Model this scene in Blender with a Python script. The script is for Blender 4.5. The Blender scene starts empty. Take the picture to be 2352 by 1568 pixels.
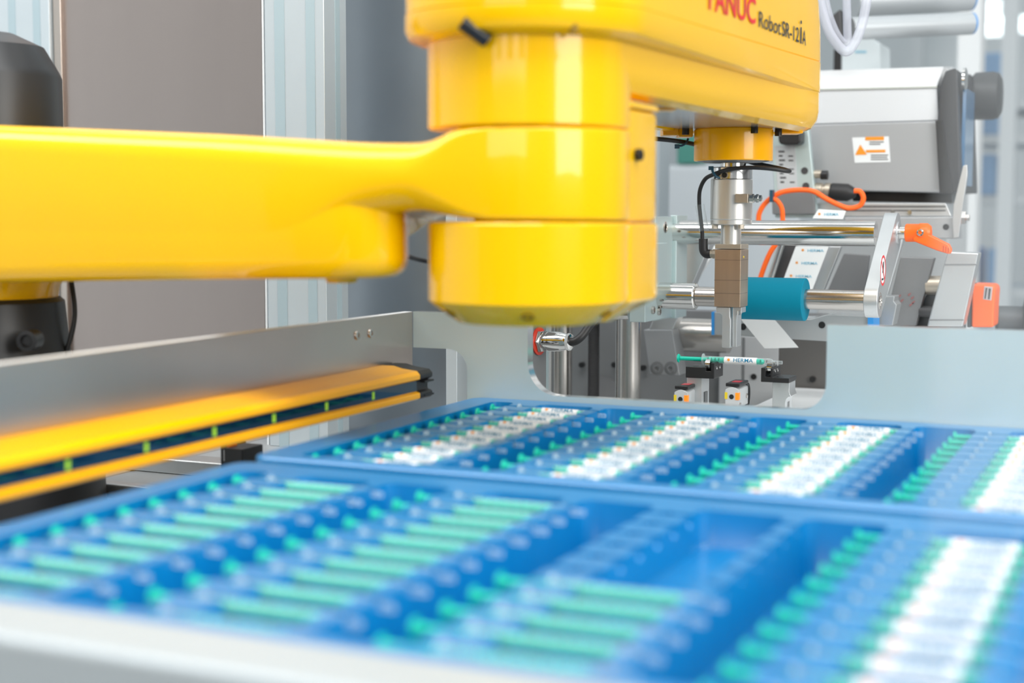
import bpy, bmesh, math, random
from mathutils import Vector, Matrix
random.seed(4)
PI = math.pi
C = bpy.context.scene.collection
# ---------------------------------------------------------------- camera (focal length in px of the 2352 wide frame)
F, YAW, PIT, ROL, ZC = 3381.0, 0.419698, 0.0863255, 0.0016617, 1.2
fw = Vector((-math.sin(YAW)*math.cos(PIT), math.cos(YAW)*math.cos(PIT), -math.sin(PIT)))
r0 = Vector((math.cos(YAW), math.sin(YAW), 0)); u0 = r0.cross(fw)
rt = r0*math.cos(ROL)+u0*math.sin(ROL); up = u0*math.cos(ROL)-r0*math.sin(ROL)
cam = bpy.data.objects.new('camera', bpy.data.cameras.new('camera')); C.objects.link(cam)
M = Matrix((rt, up, -fw)).transposed().to_4x4(); M.translation = (0, 0, ZC); cam.matrix_world = M
cam.data.sensor_width = 36; cam.data.lens = F/2352*36; cam.data.clip_start = .02
cam.data.dof.use_dof = True; cam.data.dof.focus_distance = 1.41; cam.data.dof.aperture_fstop = 4.4
bpy.context.scene.camera = cam
# ---------------------------------------------------------------- world, view
w = bpy.data.worlds.new('world'); bpy.context.scene.world = w; w.use_nodes = True
nt = w.node_tree; bg = nt.nodes['Background']; bg.inputs[1].default_value = .78
tcw = nt.nodes.new('ShaderNodeTexCoord'); sp = nt.nodes.new('ShaderNodeSeparateXYZ'); nt.links.new(tcw.outputs['Generated'], sp.inputs[0])
rp = nt.nodes.new('ShaderNodeValToRGB'); mr = nt.nodes.new('ShaderNodeMapRange'); mr.inputs['From Min'].default_value = -1; nt.links.new(sp.outputs['Z'], mr.inputs[0]); nt.links.new(mr.outputs[0], rp.inputs[0])
el = rp.color_ramp.elements; el[0].position = .0; el[0].color = (.16, .16, .155, 1); el[1].position = 1; el[1].color = (1.02, 1.10, 1.13, 1)
for ps, cl in ((.40, (.20, .20, .20, 1)), (.49, (.20, .20, .20, 1)), (.53, (.30, .31, .31, 1)), (.65, (.62, .66, .67, 1))):
    e_ = el.new(ps); e_.color = cl
nz = nt.nodes.new('ShaderNodeTexNoise'); nz.inputs['Scale'].default_value = 2.6; nz.inputs['Detail'].default_value = 2; mpw = nt.nodes.new('ShaderNodeMapping'); mpw.inputs['Scale'].default_value = (1, 1, .25)
nt.links.new(tcw.outputs['Generated'], mpw.inputs[0]); nt.links.new(mpw.outputs[0], nz.inputs[0])
m2 = nt.nodes.new('ShaderNodeMapRange'); m2.inputs['From Min'].default_value = .38; m2.inputs['From Max'].default_value = .62; m2.inputs['To Min'].default_value = .45; m2.inputs['To Max'].default_value = 1.5; nt.links.new(nz.outputs[0], m2.inputs[0])
mu = nt.nodes.new('ShaderNodeMix'); mu.data_type = 'RGBA'; mu.blend_type = 'MULTIPLY'; mu.inputs[0].default_value = 1; nt.links.new(rp.outputs[0], mu.inputs[6]); nt.links.new(m2.outputs[0], mu.inputs[7]); nt.links.new(mu.outputs[2], bg.inputs[0])
vs = bpy.context.scene.view_settings
vs.view_transform = 'Standard'; vs.look = 'None'; vs.gamma = 1; vs.exposure = 0.0
try: vs.use_curve_mapping = False
except Exception: pass
def area(name, loc, target, sx, sy, power, col=(1, 1, 1)):
    l = bpy.data.lights.new(name, 'AREA'); l.shape = 'RECTANGLE'; l.size = sx; l.size_y = sy; l.energy = power; l.color = col
    o = bpy.data.objects.new(name, l); C.objects.link(o); o.location = loc
    o.rotation_euler = (Vector(target)-Vector(loc)).to_track_quat('-Z', 'Y').to_euler(); return o
area('overhead_lamp_light', (-.7, .35, 2.75), (-.7, .45, 0), 4.2, .8, 60)
area('right_fill_light', (2.3, -.2, 2.0), (-.4, 1.1, 1.2), 1.6, 1.4, 74, (1, .985, .95))  # fill added from the right to brighten the arm's side face
area('front_window_light', (-.3, -2.6, 2.1), (-.4, 1.0, 1.2), 2.4, 1.0, 26, (1, .985, .96))
# ---------------------------------------------------------------- pixel <-> place helpers (places of real things, measured)
def ray(x, y): return fw+rt*((x-1176)/F)-up*((y-784)/F)
def P(x, y, Y):
    d = ray(x, y); p = d*(Y/d.y); return Vector((p.x, Y, p.z+ZC))
def PX(x, y, X):
    d = ray(x, y); p = d*(X/d.x); return Vector((X, p.y, p.z+ZC))
def PD(x, y, D):
    p = ray(x, y)*D; return Vector((p.x, p.y, p.z+ZC))
# ---------------------------------------------------------------- materials
MATS = {}
def mat(name, col, rough=.5, metal=0, spec=.5, noise=0, nscale=20, stretch=(1, 1, 1), bump=0, emit=0, coat=0, trans=0, alpha=1, aniso=0, sss=0):
    if name in MATS: return MATS[name]
    m = bpy.data.materials.new(name); m.use_nodes = True; nt = m.node_tree; b = nt.nodes['Principled BSDF']; MATS[name] = m
    I = b.inputs; c = (*col, 1); I['Base Color'].default_value = c; I['Roughness'].default_value = rough; I['Metallic'].default_value = metal
    I['Specular IOR Level'].default_value = spec; I['Coat Weight'].default_value = coat; I['Coat Roughness'].default_value = .06
    I['Transmission Weight'].default_value = trans; I['Alpha'].default_value = alpha; I['Anisotropic'].default_value = aniso
    if sss: I['Subsurface Weight'].default_value = sss; I['Subsurface Radius'].default_value = (.004, .004, .004)
    if emit: I['Emission Color'].default_value = c; I['Emission Strength'].default_value = emit
    tc = nt.nodes.new('ShaderNodeTexCoord'); mp = nt.nodes.new('ShaderNodeMapping'); n = nt.nodes.new('ShaderNodeTexNoise')
    nt.links.new(tc.outputs['Object'], mp.inputs[0]); nt.links.new(mp.outputs[0], n.inputs[0]); mp.inputs['Scale'].default_value = stretch
    n.inputs['Scale'].default_value = nscale; n.inputs['Detail'].default_value = 5
    k = noise or .015
    mx = nt.nodes.new('ShaderNodeMix'); mx.data_type = 'RGBA'; nt.links.new(n.outputs[0], mx.inputs[0])
    mx.inputs[6].default_value = (*[max(0, v*(1-k)) for v in col], 1); mx.inputs[7].default_value = (*[min(1, v*(1+k)) for v in col], 1)
    nt.links.new(mx.outputs[2], I['Base Color'])
    if bump:
        bp = nt.nodes.new('ShaderNodeBump'); bp.inputs['Strength'].default_value = bump; bp.inputs['Distance'].default_value = .001
        nt.links.new(n.outputs[0], bp.inputs['Height']); nt.links.new(bp.outputs[0], I['Normal'])
    return m
def thin_sheet(name, fac):
    m = bpy.data.materials.new(name); m.use_nodes = True; nt = m.node_tree; b = nt.nodes['Principled BSDF']
    b.inputs['Base Color'].default_value = (.75, .78, .8, 1); b.inputs['Roughness'].default_value = .25
    t = nt.nodes.new('ShaderNodeBsdfTransparent'); mx = nt.nodes.new('ShaderNodeMixShader'); mx.inputs[0].default_value = fac
    nt.links.new(t.outputs[0], mx.inputs[1]); nt.links.new(b.outputs[0], mx.inputs[2]); nt.links.new(mx.outputs[0], nt.nodes['Material Output'].inputs[0]); return m
def see_through(name, col, fac, rough=.15):
    m = bpy.data.materials.new(name); m.use_nodes = True; nt = m.node_tree; b = nt.nodes['Principled BSDF']; out = nt.nodes['Material Output']
    b.inputs['Base Color'].default_value = (*col, 1); b.inputs['Roughness'].default_value = rough
    t = nt.nodes.new('ShaderNodeBsdfTransparent'); mx = nt.nodes.new('ShaderNodeMixShader')
    f = nt.nodes.new('ShaderNodeLayerWeight'); f.inputs[0].default_value = .35
    mr = nt.nodes.new('ShaderNodeMapRange'); mr.inputs['To Min'].default_value = fac; mr.inputs['To Max'].default_value = min(1, fac+.5)
    nt.links.new(f.outputs['Facing'], mr.inputs[0]); nt.links.new(mr.outputs[0], mx.inputs[0])
    nt.links.new(t.outputs[0], mx.inputs[1]); nt.links.new(b.outputs[0], mx.inputs[2]); nt.links.new(mx.outputs[0], out.inputs[0]); return m
yellow = mat('yellow_paint', (1, .54, .0), .22, spec=.15, coat=.6)
yellow2 = mat('yellow_powder_coat', (1, .455, .0), .28, spec=.3, coat=.3)
dark_cast = mat('dark_grey_casting', (.015, .016, .018), .40, noise=.1)
blackp = mat('black_plastic', (.012, .012, .013), .38)
rubber = mat('black_rubber', (.014, .014, .015), .5)
steel = mat('brushed_steel', (.43, .37, .345), .34, 1, noise=.16, nscale=5, stretch=(1, 1, .06), bump=.02)  # vertical streaks in the colour stand for reflections in the panel
alu = mat('anodised_aluminium', (.62, .64, .65), .36, .85, noise=.05, nscale=60)
alum = mat('matt_aluminium_plate', (.55, .66, .665), .42, .6, noise=.07, nscale=9, bump=.03)
alub = mat('bare_aluminium_plate', (.56, .49, .44), .28, 1, noise=.14, nscale=7, bump=.03)
profm = mat('extruded_aluminium', (.58, .64, .67), .42, .55, noise=.03)
groovem = mat('groove_strip', (.38, .48, .52), .5, .2)
chrome = mat('polished_chrome', (.70, .69, .67), .10, 1)
chromed = mat('ground_steel', (.55, .52, .49), .22, 1)
bronze = mat('bronze_anodised', (.50, .38, .28), .33, .9, noise=.15, nscale=30, stretch=(6, 6, .4))
bronze2 = mat('champagne_anodised', (.50, .44, .36), .40, .8)
darkm = mat('dark_grey_metal', (.07, .07, .073), .5, .4, noise=.1)
greym = mat('grey_painted_metal', (.19, .195, .20), .5, .2, noise=.04)
lgrey = mat('light_grey_paint', (.50, .52, .53), .45)
white = mat('white_paint', (.82, .84, .85), .5)
blue_tray = mat('blue_tray_plastic', (.0, .19, .46), .28, spec=.9)
green = mat('green_plunger_plastic', (.0, .50, .36), .32, spec=.4)
labelw = mat('white_label_paper', (.78, .80, .80), .5)
inkb = mat('blue_print', (.02, .20, .34), .5)
inko = mat('orange_print', (.85, .30, .02), .5)
inkk = mat('black_print', (.02, .025, .03), .4)
inkr = mat('red_print', (.75, .02, .03), .4)
orange = mat('orange_plastic', (1, .14, .01), .4)
teal = mat('blue_roller_rubber', (.0, .19, .29), .6, spec=.15)
blued = mat('blue_plastic', (.03, .25, .62), .4)
redp = mat('red_seal', (.55, .03, .01), .4)
amber = mat('amber_light', (.85, .22, .01), .4, emit=.5)
ylight = mat('yellow_indicator', (.6, .45, .02), .4, emit=.25)
lime = mat('lime_marker', (.35, .65, .03), .4, emit=.15)
lens = mat('dark_blue_window', (.003, .018, .040), .07, spec=.7)
clear = see_through('clear_plastic', (.80, .90, .92), .07)
haze = see_through('translucent_hose', (.62, .64, .72), .38, .3)
acr = see_through('clear_acrylic', (.85, .9, .92), .06, .12)
acr2 = thin_sheet('thin_clear_acrylic', .07)
# ---------------------------------------------------------------- mesh helpers
def nb(): return bmesh.new()
def box(bm, x0, x1, y0, y1, z0, z1):
    v = [bm.verts.new((x, y, z)) for x in (x0, x1) for y in (y0, y1) for z in (z0, z1)]
    for f in ((0, 1, 3, 2), (4, 6, 7, 5), (0, 4, 5, 1), (2, 3, 7, 6), (0, 2, 6, 4), (1, 5, 7, 3)): bm.faces.new([v[i] for i in f])
    return bm
def loft(bm, rings, cap=True, close=False):
    R = [[bm.verts.new(p) for p in r] for r in rings]; n = len(R[0])
    prs = list(zip(R, R[1:]))+([(R[-1], R[0])] if close else [])
    for a, b in prs:
        for i in range(n): bm.faces.new((a[i], a[(i+1) % n], b[(i+1) % n], b[i]))
    if cap and not close: bm.faces.new(R[0][::-1]); bm.faces.new(R[-1])
    return bm
def frame(d):
    d = Vector(d).normalized(); a = Vector((0, 0, 1)) if abs(d.z) < .9 else Vector((1, 0, 0)); x = a.cross(d).normalized(); return x, d.cross(x), d
def lathe(bm, o, d, prof, n=40, ph=0):
    x, y, d = frame(d); o = Vector(o)
    rings = [[o+d*t+(x*math.cos(ph+2*PI*i/n)+y*math.sin(ph+2*PI*i/n))*max(r, 1e-5) for i in range(n)] for r, t in prof]
    return loft(bm, rings)
def cyl(bm, a, b, r, n=32, r2=None, ph=0):
    a = Vector(a); b = Vector(b); return lathe(bm, a, b-a, [(r, 0), (r if r2 is None else r2, (b-a).length)], n, ph)
def spline(pts, k=8):
    pts = [Vector(p) for p in pts]; q = [pts[0]*2-pts[1]]+pts+[pts[-1]*2-pts[-2]]; out = []
    for i in range(1, len(q)-2):
        for j in range(k):
            t = j/k; a, b, c, d = q[i-1:i+3]
            out.append(.5*((2*b)+(c-a)*t+(2*a-5*b+4*c-d)*t*t+(3*b-a-3*c+d)*t**3))
    return out+[pts[-1]]
def tube(bm, pts, r, n=12, smooth=True, k=8):
    p = spline(pts, k) if smooth else [Vector(q) for q in pts]; rings = []; x = None
    for i, c in enumerate(p):
        d = (p[min(i+1, len(p)-1)]-p[max(i-1, 0)]).normalized()
        if x is None: x = frame(d)[0]
        x = (x-d*x.dot(d)).normalized(); y = d.cross(x)
        rings.append([c+(x*math.cos(2*PI*j/n)+y*math.sin(2*PI*j/n))*r for j in range(n)])
    return loft(bm, rings)
def prism(bm, pts, a, b, ax='y'):
    def q(p, t): return {'y': (p[0], t, p[1]), 'x': (t, p[0], p[1]), 'z': (p[0], p[1], t)}[ax]
    return loft(bm, [[q(p, a) for p in pts], [q(p, b) for p in pts]])
def pprism(bm, px, Y, depth):      # outline given by image points at depth Y, with real thickness
    pts = [P(x, y, Y) for x, y in px]; return prism(bm, [(p.x, p.z) for p in pts], Y, Y+depth)
def arc(cx, cy, r, a0, a1, n=8): return [(cx+r*math.cos(math.radians(a0+(a1-a0)*i/n)), cy+r*math.sin(math.radians(a0+(a1-a0)*i/n))) for i in range(n+1)]
def rrect(w0, w1, h0, h1, r, n=4):
    r = min(r, (w1-w0)/2*.999, (h1-h0)/2*.999)
    return arc(w1-r, h1-r, r, 0, 90, n)+arc(w0+r, h1-r, r, 90, 180, n)+arc(w0+r, h0+r, r, 180, 270, n)+arc(w1-r, h0+r, r, 270, 360, n)
def thing(name, label, cat, loc=(0, 0, 0), group=None):
    o = bpy.data.objects.new(name, None); C.objects.link(o); o.location = loc; o.empty_display_size = .02
    o['label'] = label; o['category'] = cat
    if group: o['group'] = group
    return o
def root_loc(o):
    while o.parent: o = o.parent
    return Vector(o.location)
def obj(name, bm, m, parent=None, bevel=0, ang=35, label=None):
    bmesh.ops.remove_doubles(bm, verts=bm.verts, dist=1e-7)
    bmesh.ops.recalc_face_normals(bm, faces=bm.faces)
    if parent: bmesh.ops.translate(bm, verts=bm.verts, vec=-root_loc(parent))
    me = bpy.data.meshes.new(name); bm.to_mesh(me); bm.free()
    for p in me.polygons: p.use_smooth = True
    me.set_sharp_from_angle(angle=math.radians(ang)); me.materials.append(m)
    o = bpy.data.objects.new(name, me); C.objects.link(o)
    if parent: o.parent = parent
    if bevel:
        b = o.modifiers.new('bevel', 'BEVEL'); b.width = bevel; b.segments = 2; b.limit_method = 'ANGLE'; b.angle_limit = math.radians(40); b.harden_normals = True
    if label: o['label'] = label
    return o
def tag(o, label, cat, group=None):
    o['label'] = label; o['category'] = cat
    if group: o['group'] = group
    return o
def struct(o): o['kind'] = 'structure'; return o
def text_mesh(s, size, bold=0, extrude=0):
    c = bpy.data.curves.new('t', 'FONT'); c.body = s; c.size = size; c.offset = bold; c.extrude = extrude; c.align_x = 'LEFT'; c.resolution_u = 3
    o = bpy.data.objects.new('t', c); C.objects.link(o); bpy.context.view_layer.update()
    me = bpy.data.meshes.new_from_object(o.evaluated_get(bpy.context.evaluated_depsgraph_get()))
    bm = nb(); bm.from_mesh(me); bpy.data.objects.remove(o); bpy.data.curves.remove(c); bpy.data.meshes.remove(me)
    bmesh.ops.triangulate(bm, faces=bm.faces); return bm
def text_fit(bm, w, h):           # scale so that the writing fills w x h from the origin
    xs = [v.co.x for v in bm.verts]; ys = [v.co.y for v in bm.verts]; a, b, c, d = min(xs), max(xs), min(ys), max(ys)
    for v in bm.verts: v.co = Vector(((v.co.x-a)/(b-a)*w, (v.co.y-c)/(d-c)*h, v.co.z))
    return bm
#===BODY===
# ================================================================= SETTING
o = struct(obj('floor', box(nb(), -6, 7, -3, 11, -.05, 0), mat('floor_grey', (.36, .38, .39), .35, noise=.06, nscale=4)))
o = struct(obj('wall_back', box(nb(), -6, 7, 10, 10.1, 0, 4.2), mat('wall_white', (.74, .78, .80), .8)))
o = struct(obj('wall_left', box(nb(), -3.1, -3, -3, 10, 0, 4.2), MATS['wall_white']))
ZD = ZC-.24
# machine bench that carries everything
t = thing('machine_bench', 'grey aluminium machine bench deck under the trays and robot', 'machine bench', (-.6, .9, 0))
b = nb()
for i in range(14): box(b, -1.9+i*.085, -1.9+i*.085+.0835, .30, 1.385, ZD-.02, ZD)
obj('deck', b, mat('deck_grey', (.40, .42, .43), .45, .4), t, .002)
obj('base_cabinet', box(nb(), -1.9, .1, .32, 1.36, .06, ZD-.021), lgrey, t, .004)
for x in (-1.8, 0):
    for y in (.4, 1.3): obj('foot', cyl(nb(), (x, y, 0), (x, y, .06), .03), darkm, t)
b = nb(); box(b, -1.0, -.62, .985, 1.0, ZD, ZD+.012); box(b, -1.0, -.56, 1.10, 1.13, ZD, ZD+.014)
obj('cross_rail', b, alu, t, .002)
# rear bench
YBK = 1.70
t = thing('labeller_bench', 'pale white machine table behind the cutout plate carrying the sensors', 'machine table', (-.2, 1.5, 0))
obj('table_top', box(nb(), -.75, .6, 1.387, 1.95, ZC-.265, ZC-.24), lgrey, t, .002)
obj('table_base', box(nb(), -.72, .57, 1.40, 1.93, .0, ZC-.266), lgrey, t, .004)
obj('raised_slab', box(nb(), P(1640, 900, 1.36).x, .1, 1.20, YBK-.011, ZC-.2395, ZC-.2005), white, t, .002)
# ---------------- cutout plate
t = thing('cutout_plate', 'pale aluminium end plate with a large rounded cutout behind the far tray', 'metal plate', (-.2, 1.135, ZC-.2))
z = ZC
pts = [(-.5990, z-.0845), (-.4903, z-.0845), (-.4903, z-.1240)]
pts += arc(-.4633, z-.1245, .0270, 180, 270, 10)
pts += arc(-.2600, z-.1305, .0210, 270, 360, 10)
pts += [(-.2390, z-.0845), (.20, z-.0845), (.20, z-.235), (-.5468, z-.235), (-.5468, z-.1335)]
pts += arc(-.5648, z-.1338, .0180, 0, 90, 8)+[(-.5990, z-.1158)]
milled = mat('milled_edge', (.86, .87, .88), .16, .9)
def edge_faces(o, test):
    o.data.materials.append(milled)
    for p in o.data.polygons:
        if test(p.normal): p.material_index = 1
edge_faces(obj('plate', prism(nb(), pts, 1.1312, 1.1425), alum, t, .0006), lambda n: abs(n.y) < .5)
# ---------------- side plate
t = thing('side_plate', 'long brushed aluminium guard plate along the left behind the light curtain', 'metal plate', (-.603, .7, ZC-.1))
sp_ = obj('plate', box(nb(), -.6075, -.5994, .10, 1.1310, ZC-.136, ZC-.0845), alub, t, .0006)
sp_.data.materials.append(mat('lit_top_edge', (.80, .82, .83), .5, .3))  # paler top faces: the light caught there is put into the colour
for p in sp_.data.polygons:
    if p.normal.z > .5: p.material_index = 1
for y in (1.035, 1.057):
    b = nb(); lathe(b, (-.5994, y, ZC-.098), (1, 0, 0), [(.0, 0), (.0040, 0), (.0037, .0012), (.002, .0014), (.0018, .0006), (0, .0006)], 24)
    obj('screw', b, chromed, t)
# ---------------- light curtain
t = thing('light_curtain', 'yellow safety light curtain with dark window and black end cap on the side plate', 'light curtain', (-.58, .8, ZC-.15))
xb, xf = -.5990, -.5625
zt, zb_ = ZC-.1265, ZC-.1535
sec = [(xb, zt+.0005), (xb+.012, zt+.0005), (xb+.020, zt-.0015), (xf-.003, zt-.0030), (xf, zt-.006), (xf, zt-.0098), (xf-.0045, zt-.0115), (xf-.0045, zb_+.0075), (xf, zb_+.0058), (xf, zb_+.0015), (xf-.003, zb_), (xb, zb_)]
def yz(b, sec, y0, y1): return loft(b, [[(x, y, zz) for x, zz in sec] for y in (y0, y1)])
obj('housing', yz(nb(), sec, .15, 1.075), yellow2, t, .0008)
obj('window', box(nb(), xf-.005, xf-.0036, .15, 1.075, zb_+.0072, zt-.0112), lens, t)
for k in range(8):
    y = 1.0-.0702*k+.002
    obj('marker', box(nb(), xf-.0037, xf-.0033, y-.0017, y+.0017, zb_+.0085, zt-.0125), lime, t)
b = yz(nb(), sec, 1.075, 1.0975); obj('end_cap', b, rubber, t, .0012)
for zz in (zt-.0125, zb_+.003): obj('cap_rib', box(nb(), xf-.004, xf+.0006, 1.082, 1.0982, zz-.0008, zz+.0008), blackp, t)
# small black sensor with a tag beside the trays
c = P(514, 1019, .99); e = P(581, 1062, .99)
t = thing('position_sensor', 'small black sensor with white tag standing between bench and trays', 'sensor', (c.x+.01, .99, ZD))
obj('body', box(nb(), c.x, c.x+.0085, .985, 1.01, ZD+.0005, c.z), blackp, t, .001)
obj('front_body', box(nb(), c.x+.0105, e.x, .975, 1.005, ZD+.0005, c.z-.0005), blackp, t, .001)
obj('link', box(nb(), c.x+.008, c.x+.011, .99, 1.0, c.z-.02, c.z-.004), blackp, t)
obj('tag', box(nb(), c.x+.0035, c.x+.007, .9845, .9851, c.z-.013, c.z-.004), lgrey, t)
obj('indicator', box(nb(), c.x+.010, c.x+.013, .98, .99, c.z-.001, c.z+.0012), orange, t)
# ---------------- front rail (bottom left, close to the lens)
t = thing('front_rail', 'bright aluminium rail along the front edge of the near tray', 'rail', (-.3, .42, ZC-.2))
obj('rail', box(nb(), -1.1, .10, .400, .4415, ZC-.235, ZC-.152), mat('satin_white_aluminium', (.42, .46, .48), .45, .3), t, .004)
# ================================================================= TRAYS
T = [-.4046, -.2824, -.1600, -.0371]; AX = .0036; HT = ZC-.156
def make_tray(name, label, x0, x1, y0, y1, yf, yb, rows):
    b = nb(); ring = rrect(x0, x1, y0, y1, .012, 5)
    def rr(e, zz): return [(x, y, zz) for x, y in rrect(x0-e, x1+e, y0-e, y1+e, .012+e, 5)]
    loft(b, [rr(-.006, HT-.046), rr(-.004, HT-.006), rr(0, HT-.005), rr(0, HT-.0012), rr(-.0012, HT)])
    base = obj(name, b, blue_tray)
    cut = nb()
    for k, tx in enumerate(T+[.0816]):
        a0 = -.512 if k == 0 else T[k-1]-.0062
        a1 = tx-.0866
        if k == 4: a1 = min(.0, x1-.012)
        for (u, v, d) in ((a0, a1, .030), (tx-.0628, tx-.0160, .020)):
            if v > x1-.01 or v-u < .008: continue
            loft(cut, [[(x, y, HT-d) for x, y in rrect(u+.001, v-.001, yf+.001, yb-.001, .007, 6)], [(x, y, HT-d+.002) for x, y in rrect(u, v, yf, yb, .008, 6)], [(x, y, HT+.01) for x, y in rrect(u-.0003, v+.0003, yf-.0003, yb+.0003, .0083, 6)]])
    c2 = nb()
    for tx in T:
        for y in rows:
            for u, v, hw in ((tx-.0900, tx-.0800, .0030), (tx-.0800, tx-.0600, .0037), (tx-.0180, tx-.0085, .0037), (tx-.0085, tx-.0020, .0021)):
                pr = [(y-hw, HT+.01)]+[(y+hw*math.cos(a_), HT-AX+hw*math.sin(a_)) for a_ in [PI+PI*i_/6 for i_ in range(7)]]+[(y+hw, HT+.01)]
                prism(c2, pr, u, v, 'x')
    c3 = nb()
    for tx in T:
        for y in rows: box(c3, tx-.0768, tx-.0738, y-.0062, y+.0062, HT-.0098, HT+.01)
    cs = []
    for q in (cut, c2, c3):
        co = obj('cutter', q, blue_tray); cs.append(co); m = base.modifiers.new('b', 'BOOLEAN'); m.operation = 'DIFFERENCE'; m.object = co; m.solver = 'EXACT'; m.use_self = True
    bpy.context.view_layer.update()
    me = bpy.data.meshes.new_from_object(base.evaluated_get(bpy.context.evaluated_depsgraph_get()))
    base.modifiers.clear(); old = base.data; base.data = me; me.name = name
    for co in cs: bpy.data.objects.remove(co)
    for p in me.polygons: p.use_smooth = True
    me.set_sharp_from_angle(angle=math.radians(35))
    return tag(base, label, 'tray')
R1 = [1.0905-.0276*k for k in range(11)]
R2 = [.7270-.0263*k for k in range(11)]
make_tray('syringe_tray', 'far blue plastic tray filled with labelled syringes against the cutout plate', -.5388, .052, .7905, 1.1300, .8060, 1.109, R1)
make_tray('syringe_tray', 'near blue plastic tray with unlabelled green syringes and an empty pocket', -.5330, .052, .4475, .7725, .4585, .7450, R2)
t = thing('tray_carrier', 'flat grey carrier frame under the two blue trays', 'carrier', (-.25, .8, ZD))
obj('carrier', box(nb(), -.52, .05, .452, 1.125, ZD+.0005, HT-.0465), greym, t, .002)
# ================================================================= SYRINGES
def star(b, r, x, y0, z):
    v = [b.verts.new((x+(r if i % 2 == 0 else r*.42)*math.sin(PI*i/6), y0+(r if i % 2 == 0 else r*.42)*math.cos(PI*i/6), z)) for i in range(12)]
    c_ = b.verts.new((x, y0, z))
    for i in range(12): b.faces.new((c_, v[i], v[(i+1) % 12]))
def wrap(b, R):                    # bend flat print round the barrel (x stays, y becomes the angle); print faces +z
    for cy_ in [i*.0004 for i in range(-8, 9)]:
        bmesh.ops.bisect_plane(b, geom=b.verts[:]+b.edges[:]+b.faces[:], plane_co=(0, cy_, 0), plane_no=(0, 1, 0))
    for v in b.verts:
        a = v.co.y/R; v.co = Vector((v.co.x, R*math.sin(a), R*math.cos(a)))
    return b
def make_syringe(label, labelled=True):
    t = thing('syringe', label, 'syringe')
    r = .0033
    b = nb(); lathe(b, (.0245, 0, 0), (1, 0, 0), [(.0030, 0), (.0055, 0), (.0055, .0010), (r, .0014), (r, .064), (.0028, .066), (.0017, .0668), (.0016, .0755), (.0010, .0755)], 28)
    barrel = obj('barrel', b, clear, t)
    if labelled is not None:
        marks = nb()
        for x in (.0300, .0335, .0370, .0405) + ((.0800, .0860) if labelled else (.046, .052, .058, .064, .070, .076, .082)):
            q = [(x, -.0014), (x+.0005, -.0014), (x+.0005, .0014), (x, .0014)]
            marks.faces.new([marks.verts.new((u, v, 0)) for u, v in q])
        obj('scale_marks', wrap(marks, r+.00008), inkk, barrel)
    b = nb(); lathe(b, (0, 0, 0), (1, 0, 0), [(0, 0), (.0038, 0), (.0041, .0005), (.0041, .0012), (.0036, .0017), (.0020, .0019), (.0020, .030), (.0027, .0305), (.0027, .0815), (.0015, .083), (0, .083)], 24)
    obj('plunger', b, green, t)
    if labelled:
        lb = nb(); lathe(lb, (.0457, 0, 0), (1, 0, 0), [(.0033, 0), (r+.00022, 0), (r+.00022, .0307), (.0033, .0307)], 32)
        L = obj('label_sleeve', lb, labelw, t)
        tm = text_fit(text_mesh('HERMA', 1, .012), .0186, .0037)
        bmesh.ops.translate(tm, verts=tm.verts, vec=(.0548, -.00185, 0))
        obj('lettering', wrap(tm, r+.00034), inkb, L)
        s = nb(); star(s, .0021, .0502, 0, 0)
        obj('star_emblem', wrap(s, r+.00034), inko, L)
    return t
def copy_tree(o, parent=None):
    c = o.copy(); C.objects.link(c); c.parent = parent
    for ch in list(o.children): copy_tree(ch, c)
    return c
ORD = ['rearmost', 'second from the back', 'third from the back', 'fourth from the back', 'fifth from the back', 'sixth from the back', 'seventh from the back', 'eighth from the back', 'ninth from the back', 'tenth from the back', 'frontmost']
COL = ['leftmost', 'second', 'third', 'rightmost']
firstL = [None]; firstU = [None]; rnd = random.Random(7)
def put(lab, x, y, zz, text, group, tilt=0, roll=0):
    F_ = firstL if lab else firstU
    if F_[0] is None: F_[0] = make_syringe(text, lab); o = F_[0]
    else: o = copy_tree(F_[0])
    o['label'] = text; o['group'] = group
    o.location = (x, y, zz); o.rotation_euler = (roll, 0, tilt); return o
for c_, tx in enumerate(T):
    for k, y in enumerate(R1):
        put(True, tx-.100+rnd.uniform(-.0008, .0008), y, HT-AX, f'labelled syringe, {ORD[k]} in the {COL[c_]} column of far tray', f'labelled syringes in the {COL[c_]} column of the far tray', rnd.uniform(-.008, .008), math.radians(38)+rnd.uniform(-.12, .12))
for c_, tx in enumerate(T):
    for k, y in enumerate(R2):
        if c_ == 2 and k < 6: continue
        if c_ == 3: put(True, tx-.100, y, HT-AX, f'labelled syringe, {ORD[k]} in the rightmost column of near tray', 'labelled syringes in the rightmost column of the near tray', rnd.uniform(-.008, .008), math.radians(38)+rnd.uniform(-.2, .2))
        elif c_ == 2: put(False, tx-.100, y, HT-AX+.0012, f'unlabelled syringe, {ORD[k]} in the half empty third column of near tray', 'unlabelled syringes in the half empty third column', rnd.uniform(-.01, .01), math.radians(30))
        else: put(False, tx-.100+rnd.uniform(-.0008, .0008), y, HT-AX, f'unlabelled green syringe, {ORD[k]} in the {COL[c_]} column of near tray', f'unlabelled syringes in the {COL[c_]} column of the near tray', rnd.uniform(-.008, .008), math.radians(30)+rnd.uniform(-.3, .3))
# the one being labelled, lying on the rollers
Ys = 1.33
h = P(1557, 823, Ys); e = P(1797, 832, Ys)
S = put(True, h.x, Ys, (h.z+e.z)/2, 'syringe with HERMA label lying alone on the black roller supports below the gripper', 'syringe on the rollers', 0, math.radians(74))
del S['group']
SZ = (h.z+e.z)/2; SX = h.x
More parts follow.
